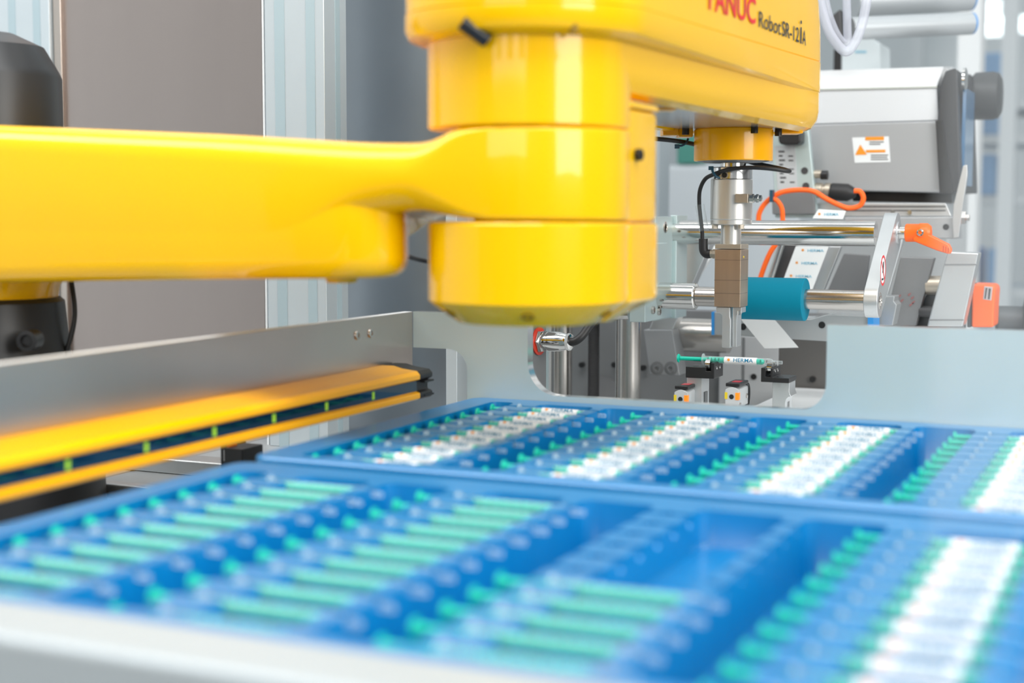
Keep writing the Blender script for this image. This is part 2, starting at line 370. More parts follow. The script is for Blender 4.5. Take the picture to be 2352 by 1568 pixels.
# ================================================================= ROBOT
J1 = Vector((-.877, .922)); J2 = Vector((-.3895, .900)); SP = Vector((-.3720, 1.335))
rb = thing('robot_arm', 'large glossy yellow robot arm with dark grey base reaching over the trays', 'robot arm', (J1.x, J1.y, ZD))
# base
b = nb(); lathe(b, (J1.x, J1.y, ZD+.0005), (0, 0, 1), [(.088, 0), (.086, .05), (.068, .085), (.062, .125), (.058, .168), (.054, .1715)], 48)
obj('base', b, dark_cast, rb, 0)
q = PD(80, 780, 1.14)
b = nb(); lathe(b, (q.x, q.y-.006, q.z), (.35, -.93, 0), [(.008, -.01), (.008, .006), (.005, .0062), (.004, .003), (0, .003)], 20); obj('base_screw', b, blackp, rb)
b = nb(); lathe(b, (J1.x-.03, J1.y+.035, ZC+.0), (0, 0, 1), [(.055, 0), (.060, .02), (.060, .112), (.0575, .118), (.046, .138), (.022, .149), (0, .151)], 48)
obj('base_tower', b, dark_cast, rb)
b = nb(); lathe(b, (J1.x, J1.y, ZC-.0705), (0, 0, 1), [(.047, 0), (.053, .002), (.055, .012), (.062, .024)], 48); obj('base_collar', b, yellow, rb)
# lower arm, lofted along x
def lofty(sts, ax):
    rings = []
    for (t_, a0, a1, z0, z1, r) in sts:
        rg = rrect(a0, a1, z0+ZC, z1+ZC, r, 5)
        rings.append([(t_, a, zz) if ax == 'x' else (a, t_, zz) for a, zz in rg])
    return rings
sts = []
RJ = .0668
XE = -.5690
def armhw(x): return .088-(x+.877)/.4875*.0212
def armcy(x): return J1.y+(J2.y-J1.y)*(x-J1.x)/(J2.x-J1.x)
def lowring(e, dz, zabs=None):
    pts = []
    for q_ in spline([(-.545, armcy(-.545)-armhw(-.545), 0), (-.515, armcy(-.515)-armhw(-.515)+.0002, 0), (-.490, .8352, 0), (-.472, .8425, 0), (-.4635, .856, 0), (-.4665, .874, 0), (-.480, .898, 0), (-.500, .925, 0), (-.525, .950, 0), (-.555, armcy(-.555)+armhw(-.555)-.001, 0), (-.585, armcy(-.585)+armhw(-.585), 0)], 4):
        v_ = Vector((-.56, .90, 0))-q_; q_ = q_+v_.normalized()*e; pts.append((q_.x, q_.y))
    for x in (-.62, -.70, -.78, -.84): pts.append((x, armcy(x)+armhw(x)-e))
    for i in range(13):
        a_ = PI/2+PI*i/12; hw = armhw(-.89)-e; pts.append((-.89+hw*math.cos(a_), armcy(-.89)+hw*math.sin(a_)))
    for x in (-.84, -.78, -.70, -.62): pts.append((x, armcy(x)-armhw(x)+e))
    return [(x, y, ZC+(-.0512+(x+.78)*.030+dz if zabs is None else zabs)) for x, y in pts]
lb_ = nb(); loft(lb_, [lowring(.016, 0), lowring(.009, .0008), lowring(.0045, .0030), lowring(.0015, .0070), lowring(0, .0125), lowring(0, 0, .0), lowring(.0, 0, .020)])
for x, z0, z1 in ((-.975, -.02, .060), (-.95, -.03, .0675), (-.877, -.03, .0672), (-.80, -.03, .0655), (-.70, -.03, .0600), (-.60, -.03, .0545), (-.56, -.030, .0518), (-.540, -.0285, .0504), (-.525, -.0235, .0493), (-.512, -.0165, .0484), (-.500, -.0095, .0476), (-.488, -.0040, .0469), (-.478, -.0012, .0464), (-.465, .0005, .0460), (-.455, .0015, .0458)):
    sts.append((x, armcy(x)-armhw(x)-.0002, armcy(x)+armhw(x)+.0002, z0, z1, .019))
# web and ring round the elbow
x0 = sts[-1][0]
for x, z0, z1 in ((-.4475, .0018, .0459), (-.4400, .0016, .0462), (-.432, .0008, .0474), (-.425, -.0002, .0495), (-.418, -.0014, .0522), (-.411, -.0024, .0536), (-.402, -.0032, .0540), (-.3895, -.0038, .0540), (-.372, -.0038, .0540), (-.355, -.0038, .0540), (-.342, -.0038, .0540), (-.333, -.0038, .0540), (-.3275, -.0038, .0540), (-.3245, -.0038, .0540), (-.3230, -.0036, .0538)):
    dx = x-J2.x
    hw = RJ if dx < 0 else math.sqrt(max(RJ*RJ-dx*dx, 1e-5))
    if dx < 0: hw = RJ+.0005*0
    r_ = min(.003+.016*max(0, min(1, (-.395-x)/.05)), hw*.9)
    sts.append((x, J2.y-hw, J2.y+hw, z0, z1, max(.0018, r_)))
la = obj('lower_arm', loft(lb_, lofty(sts, 'x')), yellow, rb, 0, 50)
q = P(810, 643, .90)
obj('arm_plug', lathe(nb(), (q.x, .885, ZC-.0475), (0, 0, 1), [(.010, 0), (.011, .001), (.012, .006)], 24), yellow, rb)
# elbow cover below
b = nb(); lathe(b, (J2.x, J2.y, ZC-.0717), (0, 0, 1), [(.044, 0), (.047, .0004), (.0655, .0135), (.0668, .0150), (.0668, .0650), (.0655, .0665), (.060, .0670)], 64)
ec = obj('elbow_cover', b, yellow, rb, 0, 25)
for px, yy in ((1035, 690), (1217, 697), (1395, 690)):
    a = {1035: math.radians(231), 1217: math.radians(293), 1395: math.radians(354)}[px]
    dr = Vector((math.cos(a), math.sin(a), 0)); c = Vector((J2.x, J2.y, ZC-.0645))+dr*.0578
    n_ = (dr*.6-Vector((0, 0, .8))).normalized()
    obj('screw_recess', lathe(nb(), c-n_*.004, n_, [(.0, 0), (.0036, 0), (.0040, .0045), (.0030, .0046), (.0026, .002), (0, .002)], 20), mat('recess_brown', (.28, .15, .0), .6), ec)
b = nb()
col = [(J2.x-.050, .915), (J2.x+.0660, .915), (J2.x+.0672, .962), (J2.x+.0655, .972), (J2.x+.056, .981), (J2.x-.050, .981)]
loft(b, [[(x*.72+J2.x*.28, .915+(y-.915)*.3, ZC-.0715) for x, y in col], [(x, y, ZC-.058) for x, y in col], [(x, y, ZC-.006) for x, y in col]])
obj('rear_cover', b, yellow, rb, .002)
col2 = [(x-.0012*(1 if x > J2.x else -1), y-.001) for x, y in col]
obj('cable_column', loft(nb(), [[(x, y, ZC-.0055) for x, y in col2], [(x, y, ZC+.0690) for x, y in col2]]), yellow, rb, .003)
obj('column_rim', loft(nb(), [[(x, y, ZC+.0692) for x, y in col], [(x, y, ZC+.0735) for x, y in col]]), yellow, rb, .001)
q = PX(1450, 352, J2.x+.066)
obj('column_screw', lathe(nb(), (J2.x+.0660, .926, ZC+.039), (1, 0, 0), [(.004, 0), (.004, .0035), (.0033, .004), (.002, .004), (.0018, .002), (0, .002)], 20), blackp, rb)
# upper arm : plan outlines are hulls of two circles, lofted in height
def hull(c0, ra, c1, rb_, n=28):
    pts = [(c0.x+ra*math.cos(PI+PI*i/n), c0.y+ra*math.sin(PI+PI*i/n)) for i in range(n+1)]
    pts += [(c1.x+rb_*math.cos(PI*i/n), c1.y+rb_*math.sin(PI*i/n)) for i in range(n+1)]
    # add side points so that smooth bending is possible
    return pts
SPE = Vector((SP.x, 1.362))
def hring(ra, rb_, zf, c1=SPE, c0=J2):
    out = []
    pts = hull(c0, ra, c1, rb_)
    n = len(pts)//2
    L_ = []
    for i in range(n): L_.append(pts[i])
    m = 10
    for j in range(1, m): L_.append((pts[n-1][0]+(pts[n][0]-pts[n-1][0])*j/m, pts[n-1][1]+(pts[n][1]-pts[n-1][1])*j/m))
    for i in range(n, 2*n): L_.append(pts[i])
    for j in range(1, m): L_.append((pts[-1][0]+(pts[0][0]-pts[-1][0])*j/m, pts[-1][1]+(pts[0][1]-pts[-1][1])*j/m))
    return [(x, y, ZC+(zf(y) if callable(zf) else zf)) for x, y in L_]
RE = .0710
b = nb()
obj('elbow_joint', lathe(b, (J2.x, J2.y, ZC+.0550), (0, 0, 1), [(.060, -.001), (.0655, 0), (.0668, .0012), (.0668, .0700)], 64), yellow, rb, 0, 25)
b = nb()
lowr = [hring(.046, RE-.024, .0815), hring(.048, RE-.022, .0772), hring(.056, RE-.015, .0762), hring(.0625, RE-.0068, .0795), hring(.0658, RE-.0018, .0865), hring(.0668, RE, .0950), hring(.0668, RE, .1240)]
obj('arm_body', loft(b, lowr), yellow, rb, 0, 25)
def zc(y): return .1270+(y-.82)*.0235
b = nb()
RU = .0815
loft(b, [hring(.0670, RE-.004, .1100), hring(.0735, RE-.001, .1105), hring(.0792, RE+.0006, .1130), hring(RU, RE+.0008, .1180), hring(RU, RE+.0008, lambda y: zc(y)-.0003), hring(RU-.0012, RE-.0004, lambda y: zc(y))])
obj('arm_shell', b, yellow, rb, 0, 30)
b = nb()
tc = SP-Vector((.0, .012))
loft(b, [hring(RU-.0012, RE-.0004, lambda y: zc(y)+.0001), hring(RU-.0006, RE+.0006, lambda y: zc(y)+.0010), hring(RU-.0010, RE+.0000, .170), hring(RU-.003, RE-.002, .195), hring(RU-.009, RE-.008, .213), hring(RU-.022, RE-.02, .223), hring(RU-.04, RE-.035, .226)])
cover = obj('top_cover', b, yellow, rb, 0, 30)
# writing on the side of the cover
def side_x(y): # plane tangent to both circles on the +x side
    return (J2.x+RU-.0008)+((SP.x+RE+.0003)-(J2.x+RU-.0008))*(y-J2.y)/(SPE.y-J2.y)
def on_side(tm, px0, py0, px1, h0, name, m):
    a = PX(px0, py0, side_x(1.1)); a = PX(px0, py0, side_x(a.y)); a = PX(px0, py0, side_x(a.y))
    c = PX(px1[0], px1[1], side_x(1.3)); c = PX(px1[0], px1[1], side_x(c.y))
    w_ = c.y-a.y; text_fit(tm, w_, h0); sl = (c.z-a.z)/w_
    for v in tm.verts:
        y = a.y+v.co.x; zz = a.z+v.co.y+sl*v.co.x; v.co = Vector((side_x(y)+.0009, y, zz))
    return obj(name, tm, m, cover)
on_side(text_mesh('FANUC', 1, .012), 1626, 22, (1733, 57), .0200, 'brand_lettering', inkr)
on_side(text_mesh('Robot', 1, .0), 1741, 62, (1791, 81), .0125, 'robot_lettering', inkk)
on_side(text_mesh('SR-12', 1, .006), 1794, 82, (1833, 98), .0125, 'model_lettering', inkk)
on_side(text_mesh('i', 1, .0), 1836, 99, (1839, 101), .0200, 'italic_letter', inkk)
on_side(text_mesh('A', 1, .006), 1841, 101, (1849, 105), .0125, 'end_letter', inkk)
# dark slot recess below the shell
a = math.radians(267); dr = Vector((math.cos(a), math.sin(a), 0)); tg = Vector((-dr.y, dr.x, 0)); c = Vector((J2.x, J2.y, ZC))
b = nb(); tube(b, [c+dr*.0805+Vector((0, 0, .1165))-tg*.006, c+dr*.0755+Vector((0, 0, .1115)), c+dr*.0690+Vector((0, 0, .1065))+tg*.005], .0050, 16); obj('cable_slot', b, blackp, rb)
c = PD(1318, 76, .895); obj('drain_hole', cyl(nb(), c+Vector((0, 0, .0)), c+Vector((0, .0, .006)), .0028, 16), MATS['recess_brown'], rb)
# spindle nose
obj('under_plate', loft(nb(), [hring(.040, RE-.026, .0785), hring(.040, RE-.026, .0818)]), mat('under_grey', (.42, .42, .41), .2, .6), rb)
b = nb(); lathe(b, (SP.x, SP.y, ZC+.0490), (0, 0, 1), [(.033, 0), (.0358, .0), (.0362, .0008), (.0362, .0285), (.0352, .0290), (.0356, .0298), (.0354, .0500)], 56)
nose = obj('spindle_nose', b, yellow2, rb, 0, 25)
obj('nose_plate', lathe(nb(), (SP.x, SP.y, ZC+.0475), (0, 0, 1), [(0, 0), (.026, 0), (.0340, .0016), (0, .0017)], 48), greym, rb)
for (px0, px1, py, d_) in ((1478, 1555, 236, 1.09), (1523, 1560, 296, 1.36), (1560, 1592, 300, 1.36), (1700, 1740, 280, 1.33), (1738, 1775, 284, 1.34), (1792, 1845, 292, 1.36)):
    a = PD(px0, py-9, d_); c = PD(px1, py+7, d_)
    b = nb(); zz0, zz1 = c.z-.003, a.z
    rr_ = [(a.x, a.y), (c.x, c.y), (c.x-.010, c.y+.022), (a.x-.010, a.y+.022)]
    loft(b, [[(x, y, zz0) for x, y in rr_], [(x, y, max(zz1, ZC+.0768)) for x, y in rr_]]); obj('mounting_lug', b, yellow2, rb, .001)
for px, py, d_ in ((1575, 293, 1.352), (1733, 289, 1.325), (1788, 296, 1.352)):
    a = PD(px, py, d_); obj('lug_bolt', cyl(nb(), (a.x, a.y, a.z-.0065), (a.x, a.y, ZC+.079), .0033, 16), blackp, rb)
# ball screw stub
b = nb(); lathe(b, (SP.x, SP.y, ZC+.040), (0, 0, 1), [(.0118, 0), (.0118, .012)], 32)
obj('spindle_shaft', b, chrome, rb)
# ================================================================= GRIPPER
g = thing('gripper_tool', 'silver and bronze gripper hanging from the yellow robot spindle above the syringe', 'gripper', (SP.x, SP.y, ZC-.12))
YG = SP.y
def zpx(py, px=1680): return P(px, py, YG).z
cx0 = P(1680, 450, YG).x
b = nb(); lathe(b, (cx0, YG, zpx(411)), (0, 0, 1), [(.0190, 0), (.0190, zpx(384)-zpx(411)-.0008), (.0183, zpx(384)-zpx(411)), (0, zpx(384)-zpx(411))], 48); fl = obj('top_flange', b, mat('bright_turned_aluminium', (.80, .80, .80), .18, 1), g)
q = P(1664, 402, YG-.0185); obj('set_screw', cyl(nb(), (q.x, YG-.0195, q.z), (q.x, YG-.012, q.z), .0036, 20), bronze2, fl)
q = P(1664, 402, YG-.0195); obj('screw_socket', cyl(nb(), (q.x, YG-.0198, q.z), (q.x, YG-.0193, q.z), .0024, 20), blackp, fl)
b = nb(); L1 = zpx(412)-zpx(504); lathe(b, (cx0, YG, zpx(504)), (0, 0, 1), [(.0188, 0), (.0193, .0006), (.0193, L1-.0006), (.0188, L1)], 56); obj('rotary_body', b, mat('satin_silver', (.66, .65, .62), .35, .85), g)
L1 = zpx(505)-zpx(516); b = nb(); lathe(b, (cx0, YG, zpx(516)), (0, 0, 1), [(.0183, 0), (.0190, .0007), (.0190, L1), (.018, L1)], 56); obj('rotary_ring', b, MATS['satin_silver'], g)
for dx in (-.0125, .0125): obj('ring_screw', cyl(nb(), (cx0+dx, YG-.010, zpx(525)), (cx0+dx, YG-.010, zpx(515)), .0030, 6), bronze2, g)
b = nb(); cyl(b, (cx0, YG, zpx(562)), (cx0, YG, zpx(514)), .0094, 40); obj('neck', b, MATS['satin_silver'], g)
a = P(1691, 466, YG-.018); c = P(1720, 445, YG-.018)
obj('air_block', box(nb(), a.x, c.x, YG-.0215, YG-.010, a.z, c.z), bronze2, g, .0005)
b = nb(); yy = YG-.016; zz = (a.z+c.z)/2; lathe(b, (c.x, yy, zz), (1, 0, 0), [(.0028, 0), (.0040, .0004), (.0040, .0045), (.0030, .0050), (.0030, .006), (.0038, .0064), (.0038, .0086), (.0028, .009), (.0028, .0115), (.0018, .0118), (0, .0118)], 8); obj('air_fitting', b, chrome, g)
# gripper body : rotated box seen corner-on
x0g = P(1643, 600, YG-.012).x; x1g = P(1703, 600, YG-.012).x
def gb(z0, z1, e=0): return box(nb(), x0g-e, x1g+e, YG-.0145-e, YG+.0125+e, z0, z1)
obj('head_plate', gb(zpx(571), zpx(560)), bronze2, g, .0006)
obj('gripper_body', gb(zpx(703), zpx(572)), bronze, g, .0006)
for py in (596, 642, 672): obj('body_seam', box(nb(), x0g-.0001, x1g+.0001, YG-.0147, YG+.0100, zpx(py)-.00012, zpx(py)+.00012), darkm, g)
q = PX(1708, 590, x1g); obj('status_light', lathe(nb(), (x1g, q.y, q.z), (1, 0, 0), [(.001, 0), (.0009, .0004), (0, .0005)], 12), ylight, g)
xa = P(1645, 720, YG-.012).x; xb2 = P(1700, 720, YG-.012).x
b = nb()
za, zb2 = zpx(716, 1670), zpx(704)
XL, XM, XN, XR = xa, P(1660, 700, YG-.012).x, P(1677, 700, YG-.012).x, xb2
fp = [(XL, zb2), (XN, zb2), (XN, zpx(725)), (XN+.0008, zpx(731)), (XN+.0008, zpx(796)), (XM, zpx(796)), (XM, zpx(722)), (XL+.003, za), (XL, za)]
obj('left_finger', prism(nb(), fp, YG-.013, YG-.004), alu, g, .0004)
fp = [(XN+.0012, zb2), (XR, zb2), (XR, za), (XN+.0068, za), (XN+.0055, zpx(722)), (XN+.0055, zpx(794)), (XN+.0014, zpx(794))]
obj('right_finger', prism(nb(), fp, YG-.008, YG+.008), alu, g, .0004)
q = P(1712, 712, YG); obj('finger_screw', cyl(nb(), (XR-.002, YG-.009, za-.002), (XR-.002, YG-.009, za+.002), .0015, 12), chrome, g)
# connector on the gripper's left
zz = zpx(583); obj('connector_nut', lathe(nb(), (x0g, YG-.006, zz), (-1, 0, 0), [(.0030, 0), (.0046, .0006), (.0046, .0038), (.0040, .0042), (.0040, .0065)], 10), bronze2, g)
p0 = Vector((x0g-.0062, YG-.006, zz)); 
b = nb(); tube(b, [p0, p0+Vector((-.004, 0, 0)), p0+Vector((-.0068, 0, .003)), p0+Vector((-.0074, 0, .009)), p0+Vector((-.0074, 0, .014))], .0042, 14); obj('angle_plug', b, rubber, g)
# cable of the gripper
pts = [P(1612, 565, YG-.006), P(1613, 535, YG-.006), P(1609, 500, YG-.007), P(1606, 465, YG-.008), P(1608, 435, YG-.010), P(1620, 411, YG-.014), P(1640, 400, YG-.019), P(1665, 391, YG-.025), P(1695, 386, YG-.030), P(1735, 385, YG-.030), P(1775, 388, YG-.026), P(1808, 393, YG-.018), P(1812, 392, YG-.008), P(1790, 386, YG+.004), P(1760, 380, YG+.012), P(1728, 374, YG+.018), P(1700, 362, YG+.014)]
cb = tag(obj('gripper_cable', tube(nb(), pts, .0019, 12), rubber), 'black cable looping from the gripper plug up around the spindle', 'cable')
a, c = P(1607, 470, YG-.008), P(1617, 530, YG-.007)
bd = (c-a).normalized(); b = nb(); tube(b, [a, (a+c)/2, c], .0043, 20); sl = tag(obj('cable_sleeve', b, clear), 'clear plastic sleeve around the black cable left of the gripper', 'cable sleeve')
q = P(1645, 398, YG-.021); b = nb(); tube(b, [q+Vector((-.004, -.0005, .005)), q+Vector((-.002, -.0035, .001)), q+Vector((.001, -.0035, -.003)), q+Vector((.004, -.001, -.004))], .0012, 8)
box(b, q.x-.0065, q.x-.0025, q.y-.003, q.y+.0005, q.z+.003, q.z+.0065)
tag(obj('cable_tie', b, mat('navy_plastic', (.01, .06, .10), .4)), 'dark blue tie holding the black cable at the gripper flange', 'cable tie')
pts = [P(1470, 315, 1.30), P(1500, 318, 1.30), P(1540, 322, 1.31), P(1575, 327, 1.325), P(1610, 335, 1.36)]
tag(obj('spindle_cable', tube(nb(), pts, .0021), rubber), 'black cable running to the left side of the spindle nose', 'cable')
q = P(1578, 326, 1.322); b = nb(); tube(b, [q+Vector((-.009, -.003, -.003)), q+Vector((-.004, -.004, -.0035)), q+Vector((.0, -.003, -.001)), q+Vector((.001, 0, .003))], .0010, 8); box(b, q.x-.011, q.x-.007, q.y-.003, q.y, q.z-.006, q.z-.002)
tag(obj('cable_tie', b, MATS['navy_plastic']), 'dark blue tie on the cable beside the yellow spindle nose', 'cable tie')
pts = [P(900, 575, 1.0), P(935, 588, 1.02), P(965, 597, 1.04), P(1000, 602, 1.05), P(1040, 600, 1.05)]
tag(obj('elbow_cable', tube(nb(), pts, .0018), rubber), 'thin black cable seen in the gap beside the elbow', 'cable')
b = nb(); tube(b, [PD(163, 640, 1.2), PD(171, 700, 1.2), PD(170, 740, 1.2), PD(158, 790, 1.2), PD(140, 840, 1.2)], .0020); tag(obj('base_cable', b, rubber), 'thin dark cable hanging beside the grey robot base', 'cable')
# ================================================================= ROLLER SUPPORTS AND SENSORS
def rollers(name, label, xs, y, ztop, dirx):
    return
def black_support(px0, px1, ptop, pbot, post0, post1, rx, label, high_right):
    a = P(px0, ptop, Ys-.016); c = P(px1, pbot, Ys-.016)
    t = thing('roller_support', label, 'roller support', ((a.x+c.x)/2, Ys, ZC-.20), 'black roller supports')
    y0, y1 = Ys-.016, Ys+.014
    xs0, xs1 = a.x, c.x
    w_ = xs1-xs0
    zt_, zb2_ = a.z, c.z
    hb = nb(); gx = xs0+(w_*.62 if not high_right else w_*.02); gw = w_*.38
    # body with a raised fork that holds the two small rollers
    if not high_right:
        pr = [(xs0, zb2_), (xs1, zb2_), (xs1, zt_+.001), (gx+gw*.70, zt_+.001), (gx+gw*.70, zt_-.007), (gx+gw*.25, zt_-.007), (gx+gw*.25, zt_-.003), (gx-.002, zt_-.0035), (xs0, zt_-.0035)]
    else:
        pr = [(xs0, zb2_), (xs1, zb2_), (xs1, zt_-.0095), (xs0+w_*.42, zt_-.0095), (xs0+w_*.42, zt_-.001), (xs0+w_*.34, zt_-.001), (xs0+w_*.34, zt_-.009), (xs0+w_*.16, zt_-.009), (xs0+w_*.16, zt_-.001), (xs0, zt_-.001)]
    obj('body', prism(hb, pr, y0, y1), blackp, t, .0005)
    rxx = xs0+w_*(.72 if not high_right else .25)
    for k, yy in enumerate((Ys-.0075, Ys+.0040)):
        obj('roller', cyl(nb(), (rxx-.0022, yy, zt_-.0012-.0003), (rxx+.0022, yy, zt_-.0015), .0050, 24), chrome, t)
    for k, yy in enumerate((Ys-.008, Ys+.002)):
        b = nb(); lathe(b, (xs1 if not high_right else xs0+w_*.42, yy, zt_-.004), (1, 0, 0), [(.0018, 0), (.0018, .0005), (0, .0009)], 14); obj('axle_end', b, chrome, t)
    obj('top_screw', cyl(nb(), (xs0+w_*(.25 if not high_right else .6), Ys-.006, (zt_-.0035 if not high_right else zt_-.0095)), (xs0+w_*(.25 if not high_right else .6), Ys-.006, (zt_-.0033 if not high_right else zt_-.0092)), .003, 16), darkm, t)
    p0 = P(post0, 900, Ys-.012); p1 = P(post1, 900, Ys-.012)
    if high_right:
        z9 = zb2_
        pr = [(p0.x, ZC-.2002), (p0.x, z9), (xs1-.0005, z9), (xs1-.0005, z9-.0085), (p1.x+.006, z9-.0125)]+[(p1.x+.006-.005*math.sin(a_), z9-.0125-.006*(1-math.cos(a_))) for a_ in (.5, 1.0, 1.57)]+[(p1.x, ZC-.2002)]
        obj('post', prism(nb(), pr, Ys-.012, Ys+.012), alu, t, .0005)
    else:
        obj('post', box(nb(), p0.x, p1.x, Ys-.012, Ys+.012, ZC-.2395, zb2_), alu, t, .0005)
    b = nb(); xx = p1.x+.0002; z9 = ZC-.166
    box(b, xx, xx+.0008, Ys-.004, Ys+.004, ZC-.1995, z9); obj('post_slot', b, greym, t)
    return t
black_support(1575, 1640, 833, 870, 1577, 1612, 0, 'black roller support on a grey post under the green plunger end', False)
black_support(1748, 1812, 842, 880, 1774, 1802, 0, 'stepped black roller support on a grey post under the syringe tip', True)
def laser(px, py, label):
    a = P(px, py, Ys-.035); t = thing('laser_sensor', label, 'sensor', (a.x, Ys-.03, ZC-.2))
    w_ = .0125; y0, y1 = Ys-.035, Ys-.002; top = a.z; lo = top-.0185
    obj('body', loft(nb(), [[(x, yy, zz) for x, zz in [(a.x, lo), (a.x+w_, lo), (a.x+w_, top-.0025), (a.x+w_*.75, top-.0007), (a.x+w_*.5, top), (a.x+w_*.25, top-.0007), (a.x, top-.0025)]] for yy in (y0, y1)]), lgrey, t, .0004)
    obj('cap', box(nb(), a.x-.0002, a.x+w_+.0002, y0+.001, y1, top+.0002, top+.0035), blackp, t, .0008)
    obj('aperture', cyl(nb(), (a.x+w_*.47, y0-.0003, top-.0088), (a.x+w_*.47, y0, top-.0088), .0022, 20), blackp, t)
    obj('amber_lamp', box(nb(), a.x+w_*.76, a.x+w_+.0003, y0-.0004, y0+.004, top-.0115, top-.0050), amber, t)
    obj('yellow_lamp', box(nb(), a.x-.0004, a.x+w_*.17, y0-.0004, y0+.004, top-.0110, top-.0050), ylight, t)
    for yy in (y0+.004, y1-.006):
        obj('side_screw', lathe(nb(), (a.x+w_, yy, lo+.002 if yy < y0+.01 else lo+.008), (1, 0, 0), [(.0022, 0), (.0022, .001), (0, .0014)], 14), chromed, t)
    obj('display', box(nb(), a.x+.003, a.x+w_-.002, y0+.010, y0+.022, top+.0035, top+.0037), mat('red_display', (.35, .01, .02), .3, emit=.4), t)
    obj('stand', box(nb(), a.x+.0045, a.x+.008, Ys-.028, Ys-.020, ZC-(.2002 if px > 1600 else .2395), lo-.0002), alu, t)
    b = nb(); tube(b, [(a.x+w_*.6, y1, top-.002), (a.x+w_*.7, y1+.010, top-.002), (a.x+w_*.7, y1+.014, top-.012), (a.x+w_*.6, y1+.012, lo-.012)], .0022, 10); obj('cable', b, rubber, t)
laser(1666, 888, 'small silver laser sensor with amber light between the two roller supports')
laser(1549, 894, 'small silver laser sensor with amber light left of the left roller support')
# ================================================================= MACHINE BEHIND THE PLATE
YB = YBK
t = thing('machine_back_plate', 'large dark grey upright plate with drilled holes behind the sensors', 'metal plate', (-.3, YB, ZC-.2))
a = P(1225, 738, YB); c = P(1905, 735, YB)
obj('plate', box(nb(), a.x-.03, c.x+.15, YB, YB+.02, ZC-.2395, ZC-.115), greym, t, .001)
obj('left_plate', box(nb(), P(1222, 700, YB-.03).x, P(1262, 700, YB-.03).x, YB-.03, YB-.001, ZC-.2395, ZC+.02), alum, t, .001)
obj('right_dark_plate', box(nb(), P(1790, 800, YB-.006).x, P(1960, 800, YB).x, YB-.006, YB-.0005, ZC-.2395, P(1800, 778, YB-.006).z), mat('warm_dark_grey', (.13, .125, .12), .5, .3), t)
obj('pale_panel', box(nb(), P(1652, 800, YB-.008).x, P(1788, 800, YB-.008).x, YB-.008, YB-.0005, ZC-.2395, P(1700, 772, YB-.008).z), mat('satin_pale', (.52, .53, .54), .5, .3), t, .001)
obj('panel_seam', box(nb(), P(1703, 850, YB-.01).x, P(1709, 850, YB-.01).x, YB-.0088, YB-.0080, ZC-.1995, P(1705, 775, YB-.008).z), greym, t)
for px, py in ((1335, 838), (1410, 838), (1476, 845), (1731, 865), (1866, 871)):
    q = P(px, py, YB-.009); obj('hole', cyl(nb(), (q.x, YB-.0095, q.z), (q.x, YB-.004, q.z), .0035, 18), blackp, t)
q = P(1386, 905, YB-.004); obj('round_boss', cyl(nb(), (q.x, YB-.004, q.z), (q.x, YB, q.z), .021, 32), mat('mid_grey_metal', (.2, .2, .205), .5, .3), t)
# vertical guide shafts
for px0, px1, nm, m_, lab in ((1262, 1312, 'guide_shaft', chromed, 'thick polished vertical guide shaft nearest the cable gland'), (1415, 1470, 'guide_shaft', chromed, 'thick polished vertical guide shaft below the clamp block')):
    a = P(px0, 850, 1.50); c = P(px1, 850, 1.50); r_ = (c.x-a.x)/2
    tag(obj(nm, cyl(nb(), ((a.x+c.x)/2, 1.50, ZC-.2395), ((a.x+c.x)/2, 1.50, ZC-.100), r_, 36), m_), lab, 'guide shaft')
a = P(1350, 850, 1.50); c = P(1377, 850, 1.50); r_ = (c.x-a.x)/2; b = nb(); pr = [(r_*.97, 0)]
z_ = 0
while z_ < .139: pr += [(r_*.86, z_+.0008), (r_, z_+.0016)]; z_ += .0016
lathe(b, ((a.x+c.x)/2, 1.50, ZC-.2395), (0, 0, 1), pr, 20); tag(obj('threaded_spindle', b, darkm), 'dark threaded vertical spindle between the two guide shafts', 'threaded rod')
a = P(1232, 706, 1.50)
tag(obj('shaft_head_block', box(nb(), a.x-.01, P(1480, 700, 1.5).x, 1.485, 1.53, ZC-.0998, ZC-.078), alum, bevel=.001), 'flat aluminium head block on top of the vertical guide shafts', 'metal block')
a = P(1380, 719, 1.44); c = P(1446, 719, 1.44)
tag(obj('short_rod', cyl(nb(), (a.x, 1.44, a.z), (c.x, 1.44, c.z), .0066, 32), chrome), 'short polished rod left of the clamp block under the elbow', 'rod')
# clamp block
t = thing('clamp_block', 'grey aluminium clamp block with screws holding the two chrome rods', 'clamp block', (P(1470, 600, 1.41).x, 1.45, ZC-.10))
a = P(1446, 739, 1.405); c = P(1484, 500, 1.405); f_ = P(1470, 560, 1.405)
obj('lower_block', box(nb(), a.x, c.x, 1.405, 1.475, a.z, f_.z), alum, t, .0008)
xs_ = P(1502, 500, 1.47).x
obj('upper_block', box(nb(), a.x, xs_, 1.4755, 1.535, P(1502, 737, 1.4755).z, P(1502, 497, 1.4755).z), alum, t, .0008)
obj('rear_block', box(nb(), a.x, xs_+.004, 1.5355, 1.575, P(1502, 730, 1.535).z, P(1540, 494, 1.535).z), alum, t, .0008)
for px, py in ((1498, 712), (1512, 715)):
    q = PX(px, py, c.x); obj('screw', lathe(nb(), (c.x, q.y, q.z), (1, 0, 0), [(.0042, 0), (.0040, .0022), (.0022, .0026), (.002, .0012), (0, .0012)], 16), chromed, t)
for px, py in ((1528, 522), (1526, 612)):
    q = PX(px, py, xs_); obj('screw', lathe(nb(), (xs_, q.y, q.z), (1, 0, 0), [(.0062, 0), (.0060, .0006), (.004, .0008), (.0036, -.001), (0, -.001)], 20), chromed, t)
